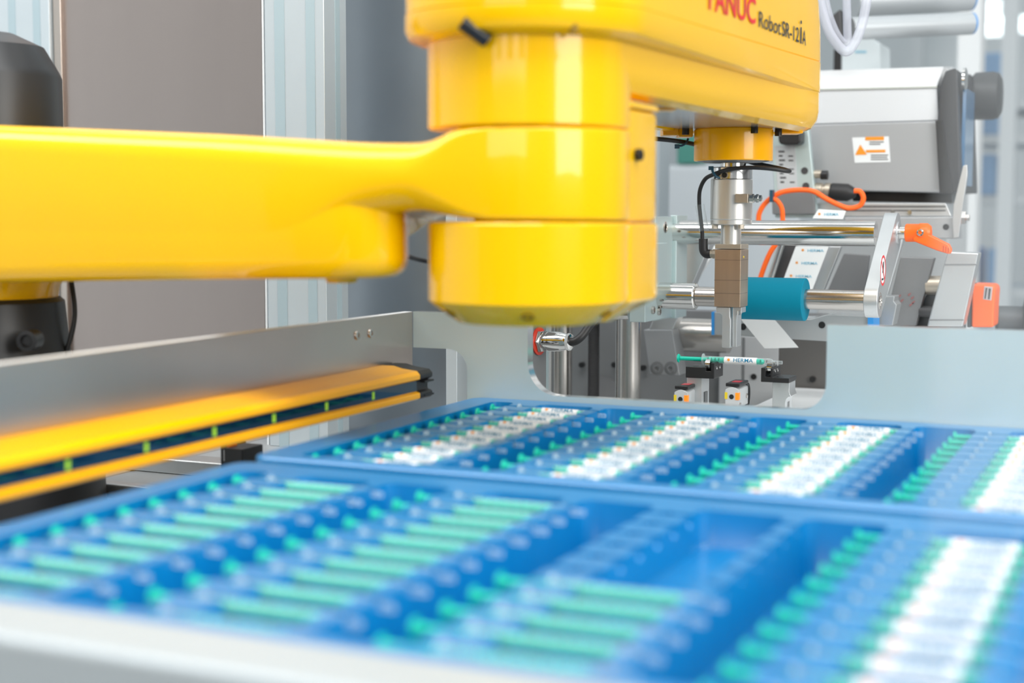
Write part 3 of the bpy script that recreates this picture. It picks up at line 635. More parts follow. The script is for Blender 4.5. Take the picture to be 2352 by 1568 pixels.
# chrome rods + roller
YR, YL = 1.545, 1.452
a = P(1541, 533, YR); c = P(2012, 535, YR)
tag(obj('upper_rod', cyl(nb(), (a.x, YR, a.z), (c.x, YR, a.z), .0131, 48), chrome), 'long polished chrome rod reaching from the clamp block to the orange lever', 'rod')
zl = P(1740, 684, YL).z
a = P(1490, 679, YL); c = P(1601, 680, YL); d_ = P(1988, 688, YL)
b = nb(); lathe(b, (a.x, YL, zl), (1, 0, 0), [(.0120, 0), (.0136, .0012), (.0136, c.x-a.x-.0016), (.0128, c.x-a.x-.0006), (.0105, c.x-a.x-.0002)], 40)
lr = thing('roller_shaft', 'polished stepped shaft carrying the blue roller above the syringe', 'shaft', (a.x, YL, zl))
obj('collar', b, chrome, lr)
obj('shaft', cyl(nb(), (c.x, YL, zl), (d_.x, YL, zl), .0100, 40), chromed, lr)
e0, e1 = P(1668, 684, YL), P(1851, 684, YL)
b = nb(); lathe(b, (e0.x, YL, zl-.0005), (1, 0, 0), [(.0105, 0), (.0208, 0), (.0213, .0006), (.0213, e1.x-e0.x-.0006), (.0208, e1.x-e0.x), (.0105, e1.x-e0.x)], 56)
tag(obj('rubber_roller', b, teal), 'large blue rubber roller on the polished shaft right of the gripper', 'roller')
# lever arm plate
xl0 = P(1985, 700, YL-.01).x; xl1 = xl0+.0135
zu = P(2010, 534, YR).z; z2_ = zl
t = thing('lever_arm', 'tapered aluminium lever arm with no-touch sticker joining the two rods', 'lever arm', (xl0, YL, zl))
n1 = []
ua = math.atan2(zu-z2_, YR-YL); r1_, r2_ = .0165, .0205
dist = math.hypot(zu-z2_, YR-YL); off = math.acos((r1_-r2_)/dist)
pr = arc(YL, z2_, r1_, math.degrees(ua+off), math.degrees(ua+2*PI-off), 16)+arc(YR, zu, r2_, math.degrees(ua-off), math.degrees(ua+off), 16)
obj('arm', prism(nb(), pr, xl0, xl1, 'x'), alu, t, .0008)
obj('lower_screw', lathe(nb(), (xl1, YL, z2_), (1, 0, 0), [(.0085, 0), (.0080, .0004), (.0052, .0004), (.0045, .0012), (.003, .0012), (.0026, .0002), (0, .0002)], 24), chromed, t)
obj('upper_washer', lathe(nb(), (xl1, YR, zu), (1, 0, 0), [(.0115, 0), (.0115, .0012), (.009, .0014), (0, .0014)], 28), alu, t)
q = PX(2027, 621, xl1)
st = obj('sticker', lathe(nb(), (xl1+.0001, q.y, q.z), (1, 0, 0), [(.0150, 0), (.0150, .0003), (0, .0003)], 32), labelw, t)
b = nb(); n_ = 32
for i in range(n_):
    a0, a1 = 2*PI*i/n_, 2*PI*(i+1)/n_
    b.faces.new([b.verts.new((xl1+.0006, q.y+rr*math.cos(aa), q.z+rr*math.sin(aa))) for rr, aa in ((.0150, a0), (.0150, a1), (.0126, a1), (.0126, a0))])
s_ = math.sqrt(.5)
b.faces.new([b.verts.new((xl1+.0007, q.y+u*s_+v*s_, q.z+u*s_*-1+v*s_)) for u, v in ((-.013, -.001), (.013, -.001), (.013, .001), (-.013, .001))])
obj('prohibition_mark', b, inkr, st)
b = nb()
b.faces.new([b.verts.new((xl1+.0005, q.y+u, q.z+v)) for u, v in ((-.003, -.003), (.004, -.001), (.005, .009), (0, .008))])
b.faces.new([b.verts.new((xl1+.0005, q.y+u, q.z+v)) for u, v in ((-.006, -.0095), (.004, -.0095), (.004, -.0075), (-.006, -.0075))])
obj('pictogram', b, inkk, st)
# orange clamping lever
t = thing('clamping_lever', 'bright orange clamping lever at the right end of the upper rod', 'clamping lever', (xl1, YR, zu))
xo = xl1+.0016
obj('stud', lathe(nb(), (xo, YR, zu), (1, 0, 0), [(.0066, 0), (.0066, .008)], 20), chrome, t)
b = nb(); lathe(b, (xo+.006, YR, zu), (1, 0, 0), [(.0085, 0), (.0092, .0008), (.0092, .013), (.0100, .0145), (.0098, .022), (.0070, .0255), (0, .0265)], 32)
obj('hub', b, orange, t, 0, 40)
x_ = xo+.024
hd = [(x_-.008, zu+.0060), (x_+.006, zu-.0010), (x_+.026, zu-.0110), (x_+.0290, zu-.0165), (x_+.0275, zu-.0215), (x_+.014, zu-.0175), (x_-.010, zu-.0080)]
obj('handle', prism(nb(), hd, YR-.0085, YR+.003), orange, t, .0022)
obj('lever_screw', lathe(nb(), (x_-.002, YR-.0098, zu+.0005), (0, -1, 0), [(.0036, -.003), (.0036, .0004), (.002, .0008), (.0018, -.0004), (0, -.0004)], 18), chrome, t)
for k in range(3): obj('grip_slot', box(nb(), x_+.0205+.0025*k, x_+.0214+.0025*k, YR-.0087, YR-.0084, zu-.0185-.0004*k, zu-.0125-.001*k), mat('dark_orange', (.5, .06, .01), .5), t)
# cross bar with blue cap and drilled holes, pale ribbon
YC = 1.56
t = thing('cross_beam', 'grey aluminium cross beam with blue end caps under the blue roller', 'metal beam', (P(1770, 750, YC).x, YC, ZC-.13))
bx = [(1640, 716), (1862, 733), (1900, 722), (2004, 727), (2004, 790), (1640, 768)]
obj('beam', pprism(nb(), bx, YC, .035), mat('grey_aluminium', (.42, .44, .45), .45, .6, noise=.04), t, .0008)
obj('glass_strip', pprism(nb(), [(1690, 727), (1866, 729), (1908, 718), (2000, 723), (2000, 727), (1908, 722), (1868, 734), (1690, 732)], YC-.004, .03), acr, t)
obj('blue_cap', pprism(nb(), [(1634, 716), (1640, 716), (1640, 769), (1634, 769)], YC-.001, .036), blued, t)
obj('blue_cap', pprism(nb(), [(1993, 728), (1998, 722), (2006, 724), (2006, 792), (1993, 790)], YC-.003, .036), blued, t)
for px, py in ((1707, 750), (1888, 746)):
    q = P(px, py, YC); obj('hole', cyl(nb(), (q.x, YC-.0006, q.z), (q.x, YC+.001, q.z), .0036, 20), blackp, t)
tag(obj('backing_ribbon', pprism(nb(), [(1700, 731), (1778, 733), (1834, 798), (1756, 800)], 1.545, .0009), mat('ribbon_paper', (.62, .63, .63), .6)), 'pale diagonal ribbon hanging below the blue roller', 'ribbon')
# angled bright bracket with two socket screws, big tube behind
t = thing('angled_bracket', 'angled aluminium bracket with two socket screws behind the right guide shaft', 'bracket', (P(1510, 800, 1.60).x, 1.60, ZC-.15))
obj('slanted_arm', pprism(nb(), [(1490, 757), (1545, 757), (1640, 540), (1585, 540)], 1.60, .02), alu, t, .001)
obj('foot', pprism(nb(), [(1478, 757), (1544, 757), (1561, 862), (1492, 858)], 1.598, .03), mat('foot_grey', (.33, .34, .35), .45, .4), t, .001)
for px in (1509, 1541):
    q = P(px, 846, 1.598); obj('socket_screw', lathe(nb(), (q.x, 1.598, q.z), (0, -1, 0), [(.0085, -.001), (.0080, .0004), (.0055, .0004), (.005, .002), (.0025, .002), (.002, .0005), (0, .0005)], 24), greym, t)
a = P(1552, 768, 1.64); c = P(1655, 772, 1.64)
tag(obj('transport_roller', cyl(nb(), (a.x, 1.64, a.z), (c.x+.01, 1.64, a.z), .0195, 40), chromed), 'wide polished metal roller behind the angled bracket', 'roller')
# cable gland in the cutout
yg = 1.30; q = P(1236, 783, yg); 
t = thing('cable_connector', 'chrome round cable connector with red seal at the left of the cutout', 'cable connector', (q.x, yg, q.z))
dx = Vector((1, -.10, .02)).normalized()
obj('red_seal', lathe(nb(), q, dx, [(.0120, 0), (.0135, .0005), (.0135, .0018), (.0105, .0024), (0, .0024)], 32), redp, t)
obj('hex_nut', lathe(nb(), q+dx*.0024, dx, [(.0108, 0), (.0114, .0006), (.0112, .0040), (.0098, .0046)], 6), chrome, t)
obj('barrel', lathe(nb(), q+dx*.0060, dx, [(.0090, 0), (.0094, .0008), (.0094, .0050), (.0089, .0053), (.0089, .0070), (.0094, .0073), (.0096, .013), (.0092, .019), (.0078, .0245), (.0070, .0260)], 36), chrome, t)
obj('end_nut', lathe(nb(), q+dx*.0320, dx, [(.0078, 0), (.0084, .0006), (.0082, .0035), (.0064, .0040)], 8), chrome, t)
s0 = q+dx*.034
pts = [s0, s0+Vector((.006, 0, .001)), P(1338, 770, 1.30), P(1358, 742, 1.31), P(1378, 722, 1.33), P(1400, 712, 1.36), P(1420, 708, 1.39)]
tag(obj('connector_cable', tube(nb(), pts, .0040, 14), rubber), 'thick black cable rising from the chrome connector under the elbow', 'cable')
tag(obj('connector_plate', box(nb(), q.x-.012, q.x-.0006, yg-.016, yg+.022, ZC-.2395, ZC-.06), greym, bevel=.0006), 'upright grey plate holding the red sealed cable connector', 'metal plate')
# ================================================================= LABEL MACHINE HEAD
YH = 1.80
t = thing('printer_head', 'light grey labelling machine housing with warning sticker and dark end cap', 'labelling machine', (P(2000, 300, YH).x, YH, ZC))
body = pprism(nb(), [(1856, 286), (2154, 277), (2162, 443), (1874, 436)], YH, .16); obj('body', body, mat('body_grey', (.40, .41, .42), .45, .3), t, .002)
obj('top_cover', pprism(nb(), [(1850, 206), (2152, 198), (2157, 277), (1852, 286)], YH+.001, .155), mat('cover_light', (.66, .68, .70), .4, .1), t, .002)
b = nb(); A = [P(x, y, YH+.001) for x, y in ((1852, 206), (2152, 198))]; B_ = [P(x, y, YH+.05) for x, y in ((1860, 163), (2168, 153))]
B2 = [v+Vector((0, .11, 0)) for v in B_]; A2 = [v+Vector((0, .155, 0)) for v in A]
loft(b, [[A[0], B_[0], B2[0], A2[0]], [A[1], B_[1], B2[1], A2[1]]]); obj('sloped_lid', b, mat('lid_white', (.80, .80, .80), .35, .1), t, .001)
obj('glass_edge', pprism(nb(), [(1852, 204), (2152, 197), (2152, 201), (1852, 208)], YH-.001, .01), mat('edge_tint', (.50, .52, .48), .3), t)
obj('end_cap', pprism(nb(), [(2154, 276), (2158, 200), (2172, 163), (2194, 156), (2198, 165), (2206, 440), (2164, 443)], YH-.004, .165), mat('charcoal_plastic', (.022, .022, .025), .42), t, .0015)
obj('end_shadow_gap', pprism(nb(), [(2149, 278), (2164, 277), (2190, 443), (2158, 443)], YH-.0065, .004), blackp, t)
xe = P(2203, 300, YH-.004).x
obj('blue_side_window', box(nb(), xe, xe+.004, YH+.02, YH+.10, P(2200, 425, YH).z, P(2200, 200, YH).z), mat('blue_glass', (.06, .18, .34), .1, spec=.8), t)
q = P(2199, 182, YH+.01); obj('end_knob', lathe(nb(), (xe, YH+.02, q.z), (1, 0, 0), [(.014, 0), (.014, .003), (.008, .005), (0, .005)], 24), chrome, t)
# sticker
stx = obj('warning_sticker', pprism(nb(), [(1957, 316), (2041, 313), (2045, 372), (1963, 374)], YH-.0006, .0006), labelw, t)
b = nb()
def quadpx(b, px, Y): b.faces.new([b.verts.new(P(x, y, Y)) for x, y in px])
tri = nb(); quadpx(tri, [(1964, 356), (1991, 355), (1976, 332)], YH-.0010); obj('warning_triangle', tri, inko, stx)
b = nb(); box(b, *sorted((P(1995, 0, YH).x, P(2038, 0, YH).x)), YH-.0011, YH-.0007, P(2010, 322, YH).z, P(2010, 314, YH).z)
obj('orange_band', b, inko, stx)
b = nb(); box(b, *sorted((P(1997, 0, YH).x, P(2042, 0, YH).x)), YH-.0011, YH-.0007, P(2010, 350, YH).z, P(2010, 344, YH).z)
obj('orange_band', b, inko, stx)
quad = nb()
for k, (x0_, x1_, yy) in enumerate(((1997, 2030, 326), (1997, 2022, 331), (2000, 2040, 356), (2000, 2038, 361), (2000, 2040, 366))):
    quadpx(quad, [(x0_, yy+1.2), (x1_, yy+1), (x1_, yy-1), (x0_, yy-.8)], YH-.0010)
obj('small_print', quad, darkm, stx)
obj('bottom_gap', pprism(nb(), [(1950, 441), (2186, 443), (2186, 466), (1960, 462)], YH+.03, .10), blackp, t)
# plate with nameplate left of the head
t = thing('side_bracket', 'grey bracket plate with printed nameplate and round holes left of the warning sticker box', 'bracket', (P(1820, 400, 1.76).x, 1.76, ZC))
obj('plate', pprism(nb(), [(1772, 300), (1856, 292), (1874, 478), (1872, 500), (1780, 500)], 1.76, .012), alum, t, .001)
np_ = obj('nameplate', pprism(nb(), [(1780, 335), (1826, 333), (1832, 434), (1786, 436)], 1.7594, .0006), lgrey, t)
b = nb()
for k in range(8):
    x_0 = 1788+k*.6; quadpx(b, [(x_0, 346+k*10), (x_0+(9 if k % 2 else 14), 346+k*10), (x_0+(9 if k % 2 else 14), 350+k*10), (x_0, 350+k*10)], 1.7592)
    if k % 3: quadpx(b, [(x_0+22, 347+k*10), (x_0+33, 347+k*10), (x_0+33, 350+k*10), (x_0+22, 350+k*10)], 1.7592)
obj('plate_print', b, darkm, np_)
for px, py in ((1848, 392), (1851, 427), (1830, 455), (1834, 482)):
    q = P(px, py, 1.7595); obj('hole', cyl(nb(), (q.x, 1.7592, q.z), (q.x, 1.762, q.z), .0042, 18), darkm, t)
obj('black_box', pprism(nb(), [(1786, 298), (1838, 298), (1838, 326), (1830, 332), (1794, 332), (1788, 326)], 1.735, .024), blackp, t, .002)
obj('lower_dark_box', pprism(nb(), [(1772, 442), (1868, 440), (1872, 492), (1774, 492)], 1.752, .007), mat('gunmetal', (.20, .205, .21), .5, .3), t, .001)
# connectors
t = thing('round_connector', 'silver and black round connector with orange cable below the grey housing', 'cable connector', (P(1900, 440, 1.77).x, 1.77, ZC))
a = P(1870, 437, 1.772); obj('metal_nut', lathe(nb(), a, (1, 0, -.02), [(.008, 0), (.009, .002), (.009, .010), (.0075, .011), (.0075, .013), (.009, .014), (.009, .020)], 16), bronze2, t)
a = P(1905, 440, 1.772); obj('black_boot', lathe(nb(), a, (1, 0, -.06), [(.008, 0), (.0105, .003), (.0105, .022), (.006, .030), (.004, .032)], 20), rubber, t)
a = P(1868, 400, 1.772); obj('small_port', lathe(nb(), a, (1, 0, 0), [(.005, 0), (.005, .010), (.0045, .0102)], 16), bronze2, t); a = P(1886, 402, 1.772); obj('port_cap', lathe(nb(), a, (1, 0, 0), [(.0055, 0), (.0055, .008), (0, .009)], 16), blackp, t)
def PL(l, Y): return [P(x, y, Y) for x, y in l]
tag(obj('orange_cable', tube(nb(), PL([(1962, 438), (1976, 440), (1983, 455), (1975, 472), (1950, 478), (1925, 470), (1895, 455), (1870, 440), (1840, 436), (1800, 440), (1775, 452), (1755, 470), (1744, 490), (1742, 508)], 1.70), .0030, 10), orange), 'orange cable curving from the round connector over the bracket plate', 'cable')
tag(obj('orange_cable', tube(nb(), PL([(1772, 455), (1786, 462), (1796, 480), (1798, 508)], 1.695), .0028, 10), orange), 'short orange cable loop beside the bracket plate above the chrome rod', 'cable')
tag(obj('orange_cable', tube(nb(), PL([(1790, 550), (1772, 575), (1758, 605), (1746, 640), (1740, 665)], 1.66), .0030, 10), orange), 'orange cable running down between the two chrome rods', 'cable')
b = nb(); q = P(1773, 452, 1.693); box(b, q.x-.002, q.x+.002, q.y-.004, q.y+.004, q.z-.006, q.z+.008); tag(obj('cable_tie', b, MATS['navy_plastic']), 'navy tie around the orange cable loop', 'cable tie')
# pale label web with printed labels
def web(px, name, label, rows_):
    t = thing(name, label, 'label strip', tuple(P(px[0][0], px[0][1], 1.64)))
    o_ = obj('web', pprism(nb(), px, 1.64, .0010), labelw, t)
    for k, (sx, sy, wd) in enumerate(rows_):
        b = nb(); q = P(sx, sy, 1.6396); star(b, .0021, 0, 0, 0)
        for v in b.verts: v.co = Vector((q.x+v.co.x, q.y, q.z+v.co.y))
        obj('star_print', b, inko, o_)
        tm = text_fit(text_mesh('HERMA', 1, .01), wd, .0030); q = P(sx+11, sy+1, 1.6396)
        for v in tm.verts: v.co = Vector((q.x+v.co.x, q.y, q.z-.0015+v.co.y))
        obj('word_print', tm, mat('light_blue_print', (.20, .50, .66), .5), o_)
web([(1828, 565), (1903, 566), (1860, 680), (1785, 680)], 'label_strip', 'white strip of small printed labels slanting down between the chrome rods', [(1844, 574, .018), (1830, 603, .018), (1817, 633, .018)])
web([(1880, 480), (1943, 484), (1936, 503), (1866, 501)], 'label_strip', 'upper piece of printed label strip just above the chrome rod', [(1882, 491, .016)])
tag(obj('strip_guide', pprism(nb(), [(1905, 566), (1932, 566), (1878, 700), (1852, 700)], 1.655, .010), alu, bevel=.0008), 'slanted pale metal guide right of the printed label strip', 'metal bar')
tag(obj('slide_rod', cyl(nb(), P(1795, 560, 1.69), P(1752, 690, 1.69), .0045, 20), chrome), 'thin polished rod slanting behind the gripper body', 'rod')
tag(obj('dark_slide_plate', pprism(nb(), [(1800, 560), (1830, 562), (1780, 700), (1740, 700)], 1.70, .01), darkm, bevel=.0008), 'dark slanted plate left of the printed label strip', 'metal plate')
tag(obj('white_guide_sheet', pprism(nb(), [(1562, 566), (1650, 566), (1600, 640), (1562, 640)], 1.72, .01), white, bevel=.0008), 'white sheet behind the two chrome rods left of the gripper', 'metal sheet')
# cross profile below the head + bright diagonal plate
t = thing('cross_profile', 'wide grey extruded profile bar below the labelling machine housing', 'aluminium profile', (P(2000, 490, 1.74).x, 1.74, ZC))
obj('upper_bar', pprism(nb(), [(1870, 466), (2172, 466), (2186, 497), (1868, 497)], 1.78, .06), alu, t, .001)
obj('lower_bar', pprism(nb(), [(1940, 499), (2190, 498), (2196, 548), (1940, 546)], 1.75, .06), mat('grey_profile', (.45, .46, .47), .4, .5), t, .001)
for yy in (473, 482): obj('groove', pprism(nb(), [(1940, yy), (2172, yy), (2172, yy+2.5), (1940, yy+2.5)], 1.7792, .0008), darkm, t)
q = P(2173, 521, 1.75); obj('hole', cyl(nb(), (q.x, 1.7494, q.z), (q.x, 1.752, q.z), .0035, 18), blackp, t)
for px in (2052, 2090): q = P(px, 488, 1.78); obj('bolt', cyl(nb(), (q.x, 1.776, q.z), (q.x, 1.7798, q.z), .0028, 14), chrome, t)
tag(obj('diagonal_plate', pprism(nb(), [(2187, 510), (2190, 470), (2212, 380), (2221, 378), (2222, 400), (2212, 470), (2202, 545), (2190, 548)], 1.745, .008), alu, bevel=.0008), 'bright slanted aluminium plate at the right end of the profile bar', 'metal plate')
q = P(2205, 500, 1.75); tag(obj('hex_bolt', lathe(nb(), (q.x, 1.755, q.z), (1, 0, 0), [(.008, 0), (.008, .006), (.004, .0062), (.004, .010), (0, .010)], 6), chromed), 'steel hex bolt on the slanted aluminium plate', 'bolt')
# lower right group
tag(obj('scratched_plate', pprism(nb(), [(2068, 590), (2146, 592), (2103, 748), (2030, 748)], 1.66, .014), mat('mid_grey_plate', (.24, .245, .25), .45, .4, noise=.1), bevel=.001), 'mid grey slanted plate with faint red marks right of the lever arm', 'metal plate')
b = nb()
for dx_, dy_ in ((2062, 680), (2068, 690), (2085, 676), (2092, 684), (2094, 694), (2088, 700)): quadpx(b, [(dx_, dy_), (dx_+7, dy_-4), (dx_+8, dy_-2), (dx_+2, dy_+4)], 1.6590)
tag(obj('red_scribble', b, mat('faded_red', (.30, .12, .12), .6)), 'faint red handwritten mark on the mid grey slanted plate', 'marking')
tag(obj('left_gap_plate', pprism(nb(), [(1938, 582), (1996, 586), (1984, 700), (1886, 700)], 1.72, .01), mat('gap_grey', (.17, .175, .18), .5, .3), bevel=.001), 'dark grey slanted plate behind the lever arm', 'metal plate')
tag(obj('thin_bright_rod', cyl(nb(), P(2067, 545, 1.62), P(2026, 690, 1.62), .0052, 24), alu), 'thin bright slanting rod directly right of the lever arm', 'rod')
tag(obj('stepped_block', pprism(nb(), [(2020, 680), (2055, 680), (2053, 692), (2060, 700), (2050, 748), (2012, 748), (2015, 700)], 1.60, .03), mat('grey_aluminium', (.42, .44, .45)), bevel=.001), 'small stepped grey block below the lever arm end', 'metal block')
tag(obj('dark_slide', pprism(nb(), [(2140, 640), (2160, 640), (2140, 750), (2100, 750)], 1.68, .02), blackp, bevel=.001), 'black gap piece between the scratched plate and the bright bar', 'machine part')
a = P(2128, 655, 1.67); c = P(2165, 655, 1.67); tag(obj('small_roller', cyl(nb(), (a.x, 1.67, a.z), (c.x, 1.67, c.z), .0105, 28), bronze2), 'short polished roller between the slanted plates at the right', 'roller')
a = P(2112, 715, 1.665); c = P(2150, 715, 1.665); tag(obj('small_roller', cyl(nb(), (a.x, 1.665, a.z), (c.x, 1.665, c.z), .006, 28), darkm), 'short dark roller under the polished one at the right', 'roller')
t = thing('bright_bar', 'wide bright slanted aluminium bar left of the orange device', 'aluminium bar', tuple(P(2190, 745, 1.64)))
obj('bar', pprism(nb(), [(2176, 578), (2248, 581), (2211, 750), (2129, 750)], 1.64, .03), alu, t, .0015)
for yy, x0_, x1_ in ((606, 2170, 2243), (733, 2133, 2213)): obj('joint_line', pprism(nb(), [(x0_, yy), (x1_, yy), (x1_, yy+3), (x0_, yy+3)], 1.6394, .0006), greym, t)
t = thing('orange_drive', 'orange box shaped drive unit with a small label at the lower right', 'drive unit', tuple(P(2260, 745, 1.72)))
obj('housing', pprism(nb(), [(2232, 652), (2280, 654), (2287, 662), (2284, 700), (2282, 752), (2231, 752)], 1.70, .05), orange, t, .003)
obj('black_base', pprism(nb(), [(2222, 655), (2231, 652), (2230, 752), (2221, 752)], 1.702, .05), darkm, t, .001)
obj('label_plate', pprism(nb(), [(2261, 657), (2280, 659), (2277, 690), (2258, 687)], 1.6994, .0008), mat('plate_silver', (.55, .5, .5), .4, .4), t)
b = nb(); quadpx(b, [(2264, 661), (2268, 661), (2264, 686), (2261, 686)], 1.6990); quadpx(b, [(2271, 662), (2276, 663), (2273, 687), (2269, 687)], 1.6990); obj('label_print', b, darkm, t)
tag(obj('grey_motor', lathe(nb(), P(2286, 735, 1.8), (1, .1, 0), [(.014, 0), (.017, .004), (.017, .03), (.03, .032), (.036, .06), (.036, .12)], 32), mat('dark_motor_grey', (.10, .11, .115), .5, .2)), 'dark grey motor at the right edge beside the orange drive', 'motor')
# grey knob motor at the right of the head
t = thing('servo_motor', 'dark grey rounded motor right of the labelling machine end cap', 'motor', tuple(P(2250, 220, 1.95)))
a = P(2206, 222, 1.98)
obj('motor_body', lathe(nb(), a, (1, 0, .0), [(.020, 0), (.028, .003), (.028, .012), (.025, .014), (.030, .019), (.0305, .040), (.0285, .047), (.022, .0505), (0, .051)], 36), mat('motor_grey', (.04, .043, .045), .45), t)
q = P(2222, 300, 1.9); obj('small_knob', cyl(nb(), (q.x-.004, 1.9, q.z), (q.x+.003, 1.9, q.z), .008, 20), blackp, t)
# upper tubes and hoses
for (x0_, y0_, x1_, y1_, r_, D_, lab) in ((1952, 66, 2228, 54, .0145, 1.88, 'lower light grey roller tube with blue end at the upper right'), (1960, 6, 2224, -6, .0185, 1.94, 'upper light grey roller tube with blue end at the top edge')):
    a = PD(x0_, y0_, D_); c = PD(x1_, y1_, D_+.05)
    t = thing('roller_tube', lab, 'roller', tuple(a), 'grey roller tubes')
    obj('tube', cyl(nb(), a, c, r_, 36), mat('tube_grey', (.50, .53, .55), .35, .35), t)
    dd = (c-a).normalized(); obj('end_ring', cyl(nb(), c, c+dd*.003, r_*.98, 36), blued, t)
def hose(px, D_, r_, lab):
    return tag(obj('hose', tube(nb(), [PD(x, y, D_) for x, y in px], r_, 14), haze), lab, 'hose')
hose([(1878, -20), (1890, 30), (1908, 80), (1940, 118), (1962, 100), (1980, 55), (1995, -20)], 1.60, .0052, 'translucent hose hanging in a loop beside the yellow arm end')
hose([(1890, -20), (1905, 40), (1925, 85), (1945, 100), (1946, 60), (1944, -20)], 1.64, .0046, 'inner translucent hose hanging within the wider hose loop')
tag(obj('control_box', pprism(nb(), [(1932, 88), (2002, 88), (2022, 100), (2022, 168), (1932, 168)], 2.15, .08), mat('pale_box', (.66, .72, .74), .5), bevel=.002), 'small pale blue box standing on the machine behind the hoses', 'box')
b = nb(); quadpx(b, [(1964, 117), (1990, 117), (1990, 121), (1964, 121)], 2.149); tag(obj('box_print', b, MATS['light_blue_print']), 'small blue print on the pale box behind the hoses', 'marking')
tag(obj('black_post', pprism(nb(), [(1915, 112), (1932, 120), (1932, 162), (1914, 162)], 2.15, .03), blackp, bevel=.001), 'small black post between hoses and pale box', 'post')
tag(obj('valve_block', pprism(nb(), [(1905, 40), (1930, 20), (1936, 95), (1915, 95)], 1.9, .03), darkm, bevel=.002), 'dark valve block seen through the hose loops', 'valve')
tag(obj('rear_machine_block', box(nb(), P(1885, 162, 2.1).x, P(2190, 162, 2.1).x, 2.10, 2.30, 0, P(1990, 160, 2.1).z), lgrey, bevel=.003), 'light grey machine body behind the labelling housing', 'machine body')
# ================================================================= FRAMES AND PANELS (left)
def profile(name, label, px0, pxm, px1, Y, z0=ZD, z1=ZC+.9, lines=()):
    a = P(px0, 500, Y); m_ = P(pxm, 500, Y); e_ = PX(px1, 500, m_.x)
    t = thing(name, label, 'aluminium profile', (a.x, Y, z0))
    obj('extrusion', box(nb(), a.x, m_.x, Y, max(e_.y, Y+.02), z0, z1), profm, t, .001)
    for l0, l1, side in lines:
        if side == 0:
            p, q = P(l0, 500, Y), P(l1, 500, Y); obj('groove_cover', box(nb(), p.x, q.x, Y-.0006, Y+.001, z0, z1), groovem, t)
        else:
            p, q = PX(l0, 500, m_.x), PX(l1, 500, m_.x); obj('groove_cover', box(nb(), m_.x-.001, m_.x+.0006, p.y, q.y, z0, z1), groovem, t)
    return t
profile('corner_profile', 'tall pale aluminium profile post with groove strips behind the lower arm', 613, 748, 799, 1.28, lines=((636, 658, 0), (707, 727, 0), (773, 783, 1)))
tag(obj('edge_strip', box(nb(), P(607, 500, 1.285).x, P(611, 500, 1.285).x, 1.285, 1.30, ZD, ZC+.9), white), 'thin white edge strip along the left of the tall pale post', 'edge strip')
profile('rear_profile', 'narrow aluminium profile post seen through the side plate gap', 1023, 1049, 1075, 1.30, z0=ZD, lines=())
profile('left_profile', 'wide pale grooved aluminium profile post at the upper left edge', -60, 124, 131, 1.36, lines=((-20, 8, 0), (32, 48, 0), (88, 104, 0)))
profile('far_profile', 'pale blue profile post behind the chrome rods beside the yellow arm', 1478, 1512, 1537, 2.0, z0=0, lines=())
t = thing('steel_panel', 'brushed stainless steel panel between the two pale profile posts', 'steel panel', (P(400, 500, 1.37).x, 1.37, ZD))
obj('sheet', box(nb(), P(150, 500, 1.37).x, P(606, 500, 1.37).x, 1.37, 1.375, ZD, ZC+.9), steel, t)
obj('frame_edge', box(nb(), P(133, 500, 1.365).x, P(150, 500, 1.365).x, 1.365, 1.375, ZD, ZC+.9), alub, t, .001)
tag(obj('blue_grey_panel', box(nb(), P(780, 500, 1.40).x, P(1030, 500, 1.40).x, 1.40, 1.405, ZD, ZC+.9), mat('scuffed_steel', (.34, .375, .41), .32, .9, noise=.25, nscale=5, bump=.02)), 'scuffed blue grey steel panel between the pale post and the elbow', 'steel panel')
# ================================================================= HALL BEHIND
def shelf(x0, x1, y, z0, z1, levels, name, label):
    t = thing(name, label, 'shelving', ((x0+x1)/2, y, 0))
    for x in (x0, x1): obj('upright', box(nb(), x-.03, x+.03, y-.06, y-.001, 0, z1), mat('shelf_white', (.66, .70, .72), .5), t)
    for z_ in levels: obj('shelf_board', box(nb(), x0, x1, y, y+.5, z_-.03, z_), MATS['shelf_white'], t)
q0 = P(2222, 500, 5.2).x
shelf(q0, q0+1.6, 5.2, 0, 2.3, (.50, .955, 1.265, 1.467, 1.583), 'storage_shelf', 'pale storage shelf with blue crates far behind at the right')
bx_m = [mat('crate_blue', (.10, .30, .72), .5), mat('crate_light_blue', (.25, .48, .78), .5), mat('crate_dark_blue', (.05, .13, .36), .5)]
def crate(px0, py0, px1, py1, D_, k, lab):
    a = PD(px0, py1, D_); c = PD(px1, py0, D_)
    w_ = (Vector((c.x, c.y))-Vector((a.x, a.y))).length
    lv = min((.501, .956, 1.266, 1.468, 1.584), key=lambda v: abs(v-a.z)); t = obj('crate', box(nb(), a.x, a.x+w_, 5.24, 5.5, lv, min(c.z, {.956: 1.2, 1.266: 1.43, 1.468: 1.55}.get(lv, 9))), bx_m[k], bevel=.01); tag(t, lab, 'crate', 'blue crates on the far shelf')
crate(2242, 272, 2298, 328, 5.75, 0, 'blue crate on the far shelf just under the dark motor')
crate(2312, 270, 2352, 328, 5.75, 1, 'blue crate at the right edge level with the dark motor')
crate(2240, 372, 2296, 445, 5.75, 1, 'light blue crate on the middle of the far shelf')
crate(2304, 372, 2336, 440, 5.75, 1, 'light blue narrow crate right of the middle crate')
crate(2240, 560, 2294, 628, 5.75, 0, 'blue crate on the low far shelf above the orange drive')
crate(2320, 560, 2352, 628, 5.75, 1, 'blue crate low at the right edge of the picture')
crate(2290, 172, 2352, 262, 5.75, 1, 'pale blue crate on top of the far shelf')
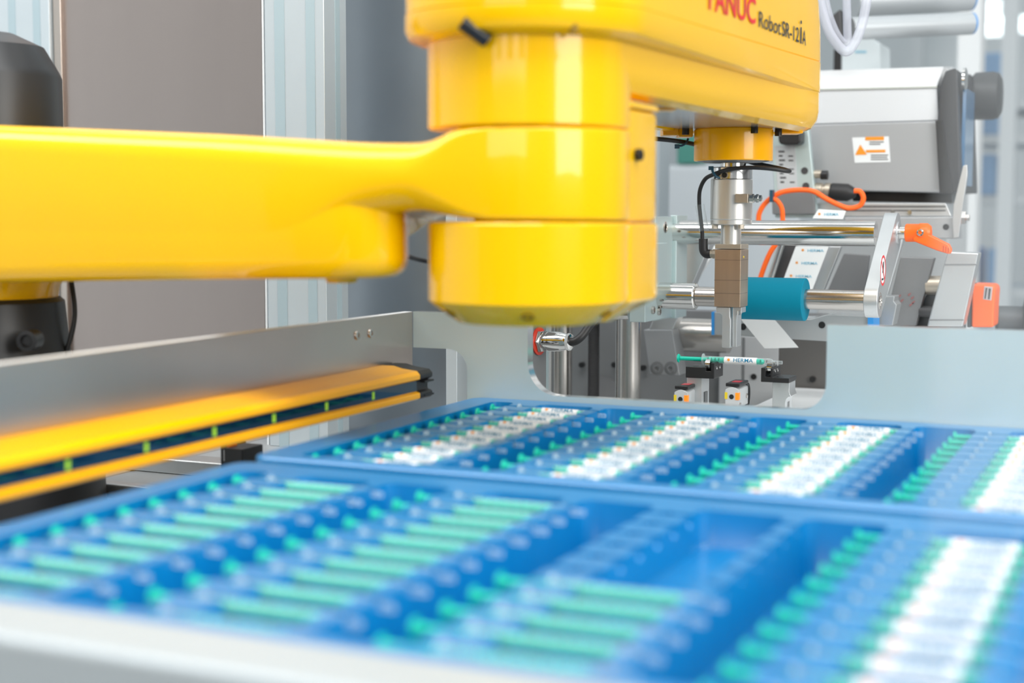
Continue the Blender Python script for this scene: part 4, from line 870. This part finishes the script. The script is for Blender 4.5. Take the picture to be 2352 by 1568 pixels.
for (px, py, D_, w_, h_, lab) in ((2250, 30, 8.5, .22, .14, 'bright square hall lamp at the upper right'), (2290, 62, 8.5, .22, .09, 'bright rectangular hall lamp at the upper right'), (2335, 55, 8.5, .3, .09, 'bright hall lamp at the right picture edge')):
    a = PD(px, py, D_); tag(obj('hall_lamp', box(nb(), a.x-w_/2, a.x+w_/2, a.y, a.y+.05, a.z-h_/2, a.z+h_/2), mat('lamp_glow', (.9, 1, 1), .5, emit=2.2)), lab, 'lamp')
a = PD(2215, 400, 3.0); tag(obj('hall_post', box(nb(), a.x-.02, a.x+.025, a.y, a.y+.08, 0, 2.6), mat('post_white', (.78, .80, .81), .5)), 'blurred white post behind the labelling machine end', 'post')
for px, D_, m_, lab in ((2310, 4.8, 'shelf_white', 'thin pale upright post in front of the far crates'), (2100, 6.5, 'shelf_white', 'pale far pillar behind the roller tubes')):
    a = PD(px, 400, D_); tag(obj('hall_pillar', box(nb(), a.x-.025, a.x+.025, a.y, a.y+.06, 0, 3), MATS[m_]), lab, 'pillar')
a = PD(1560, 345, 3.0); tag(obj('hall_machine', box(nb(), a.x-.08, a.x+.25, a.y, a.y+.3, 0, 1.30), mat('machine_blur', (.50, .54, .57), .5), bevel=.01), 'pale blurred machine far behind the gripper', 'machine')
a = PD(1552, 320, 2.9); tag(obj('green_display', box(nb(), a.x-.03, a.x+.02, a.y+.1, a.y+.15, 1.302, 1.36), mat('dark_green', (.05, .22, .18), .5), bevel=.004), 'small dark green box on the machine beside the spindle nose', 'box')
# unseen strip lamps, added to put white highlights on the yellow paint
for k, (yy, row) in enumerate(((-.25, 'front'), (1.75, 'rear'))):
    for i, (x, w3) in enumerate(((-3.6, 'left'), (-1.9, 'middle'), (-.2, 'right'))):
        tag(obj('highlight_strip', box(nb(), x, x+1.6, yy, yy+.12, 3.3, 3.35), mat('highlight_glow', (1, 1, .98), .5, emit=5)), f'{w3} lamp of the {row} row of unseen strip lamps added for paint highlights', 'lamp')
# clear guard panel near the camera at the right
tag(obj('guard_panel', box(nb(), -.062, -.058, .44, 1.12, ZC-.150, ZC+.45), acr2), 'clear acrylic guard panel edge at the right close to the lens', 'guard panel')
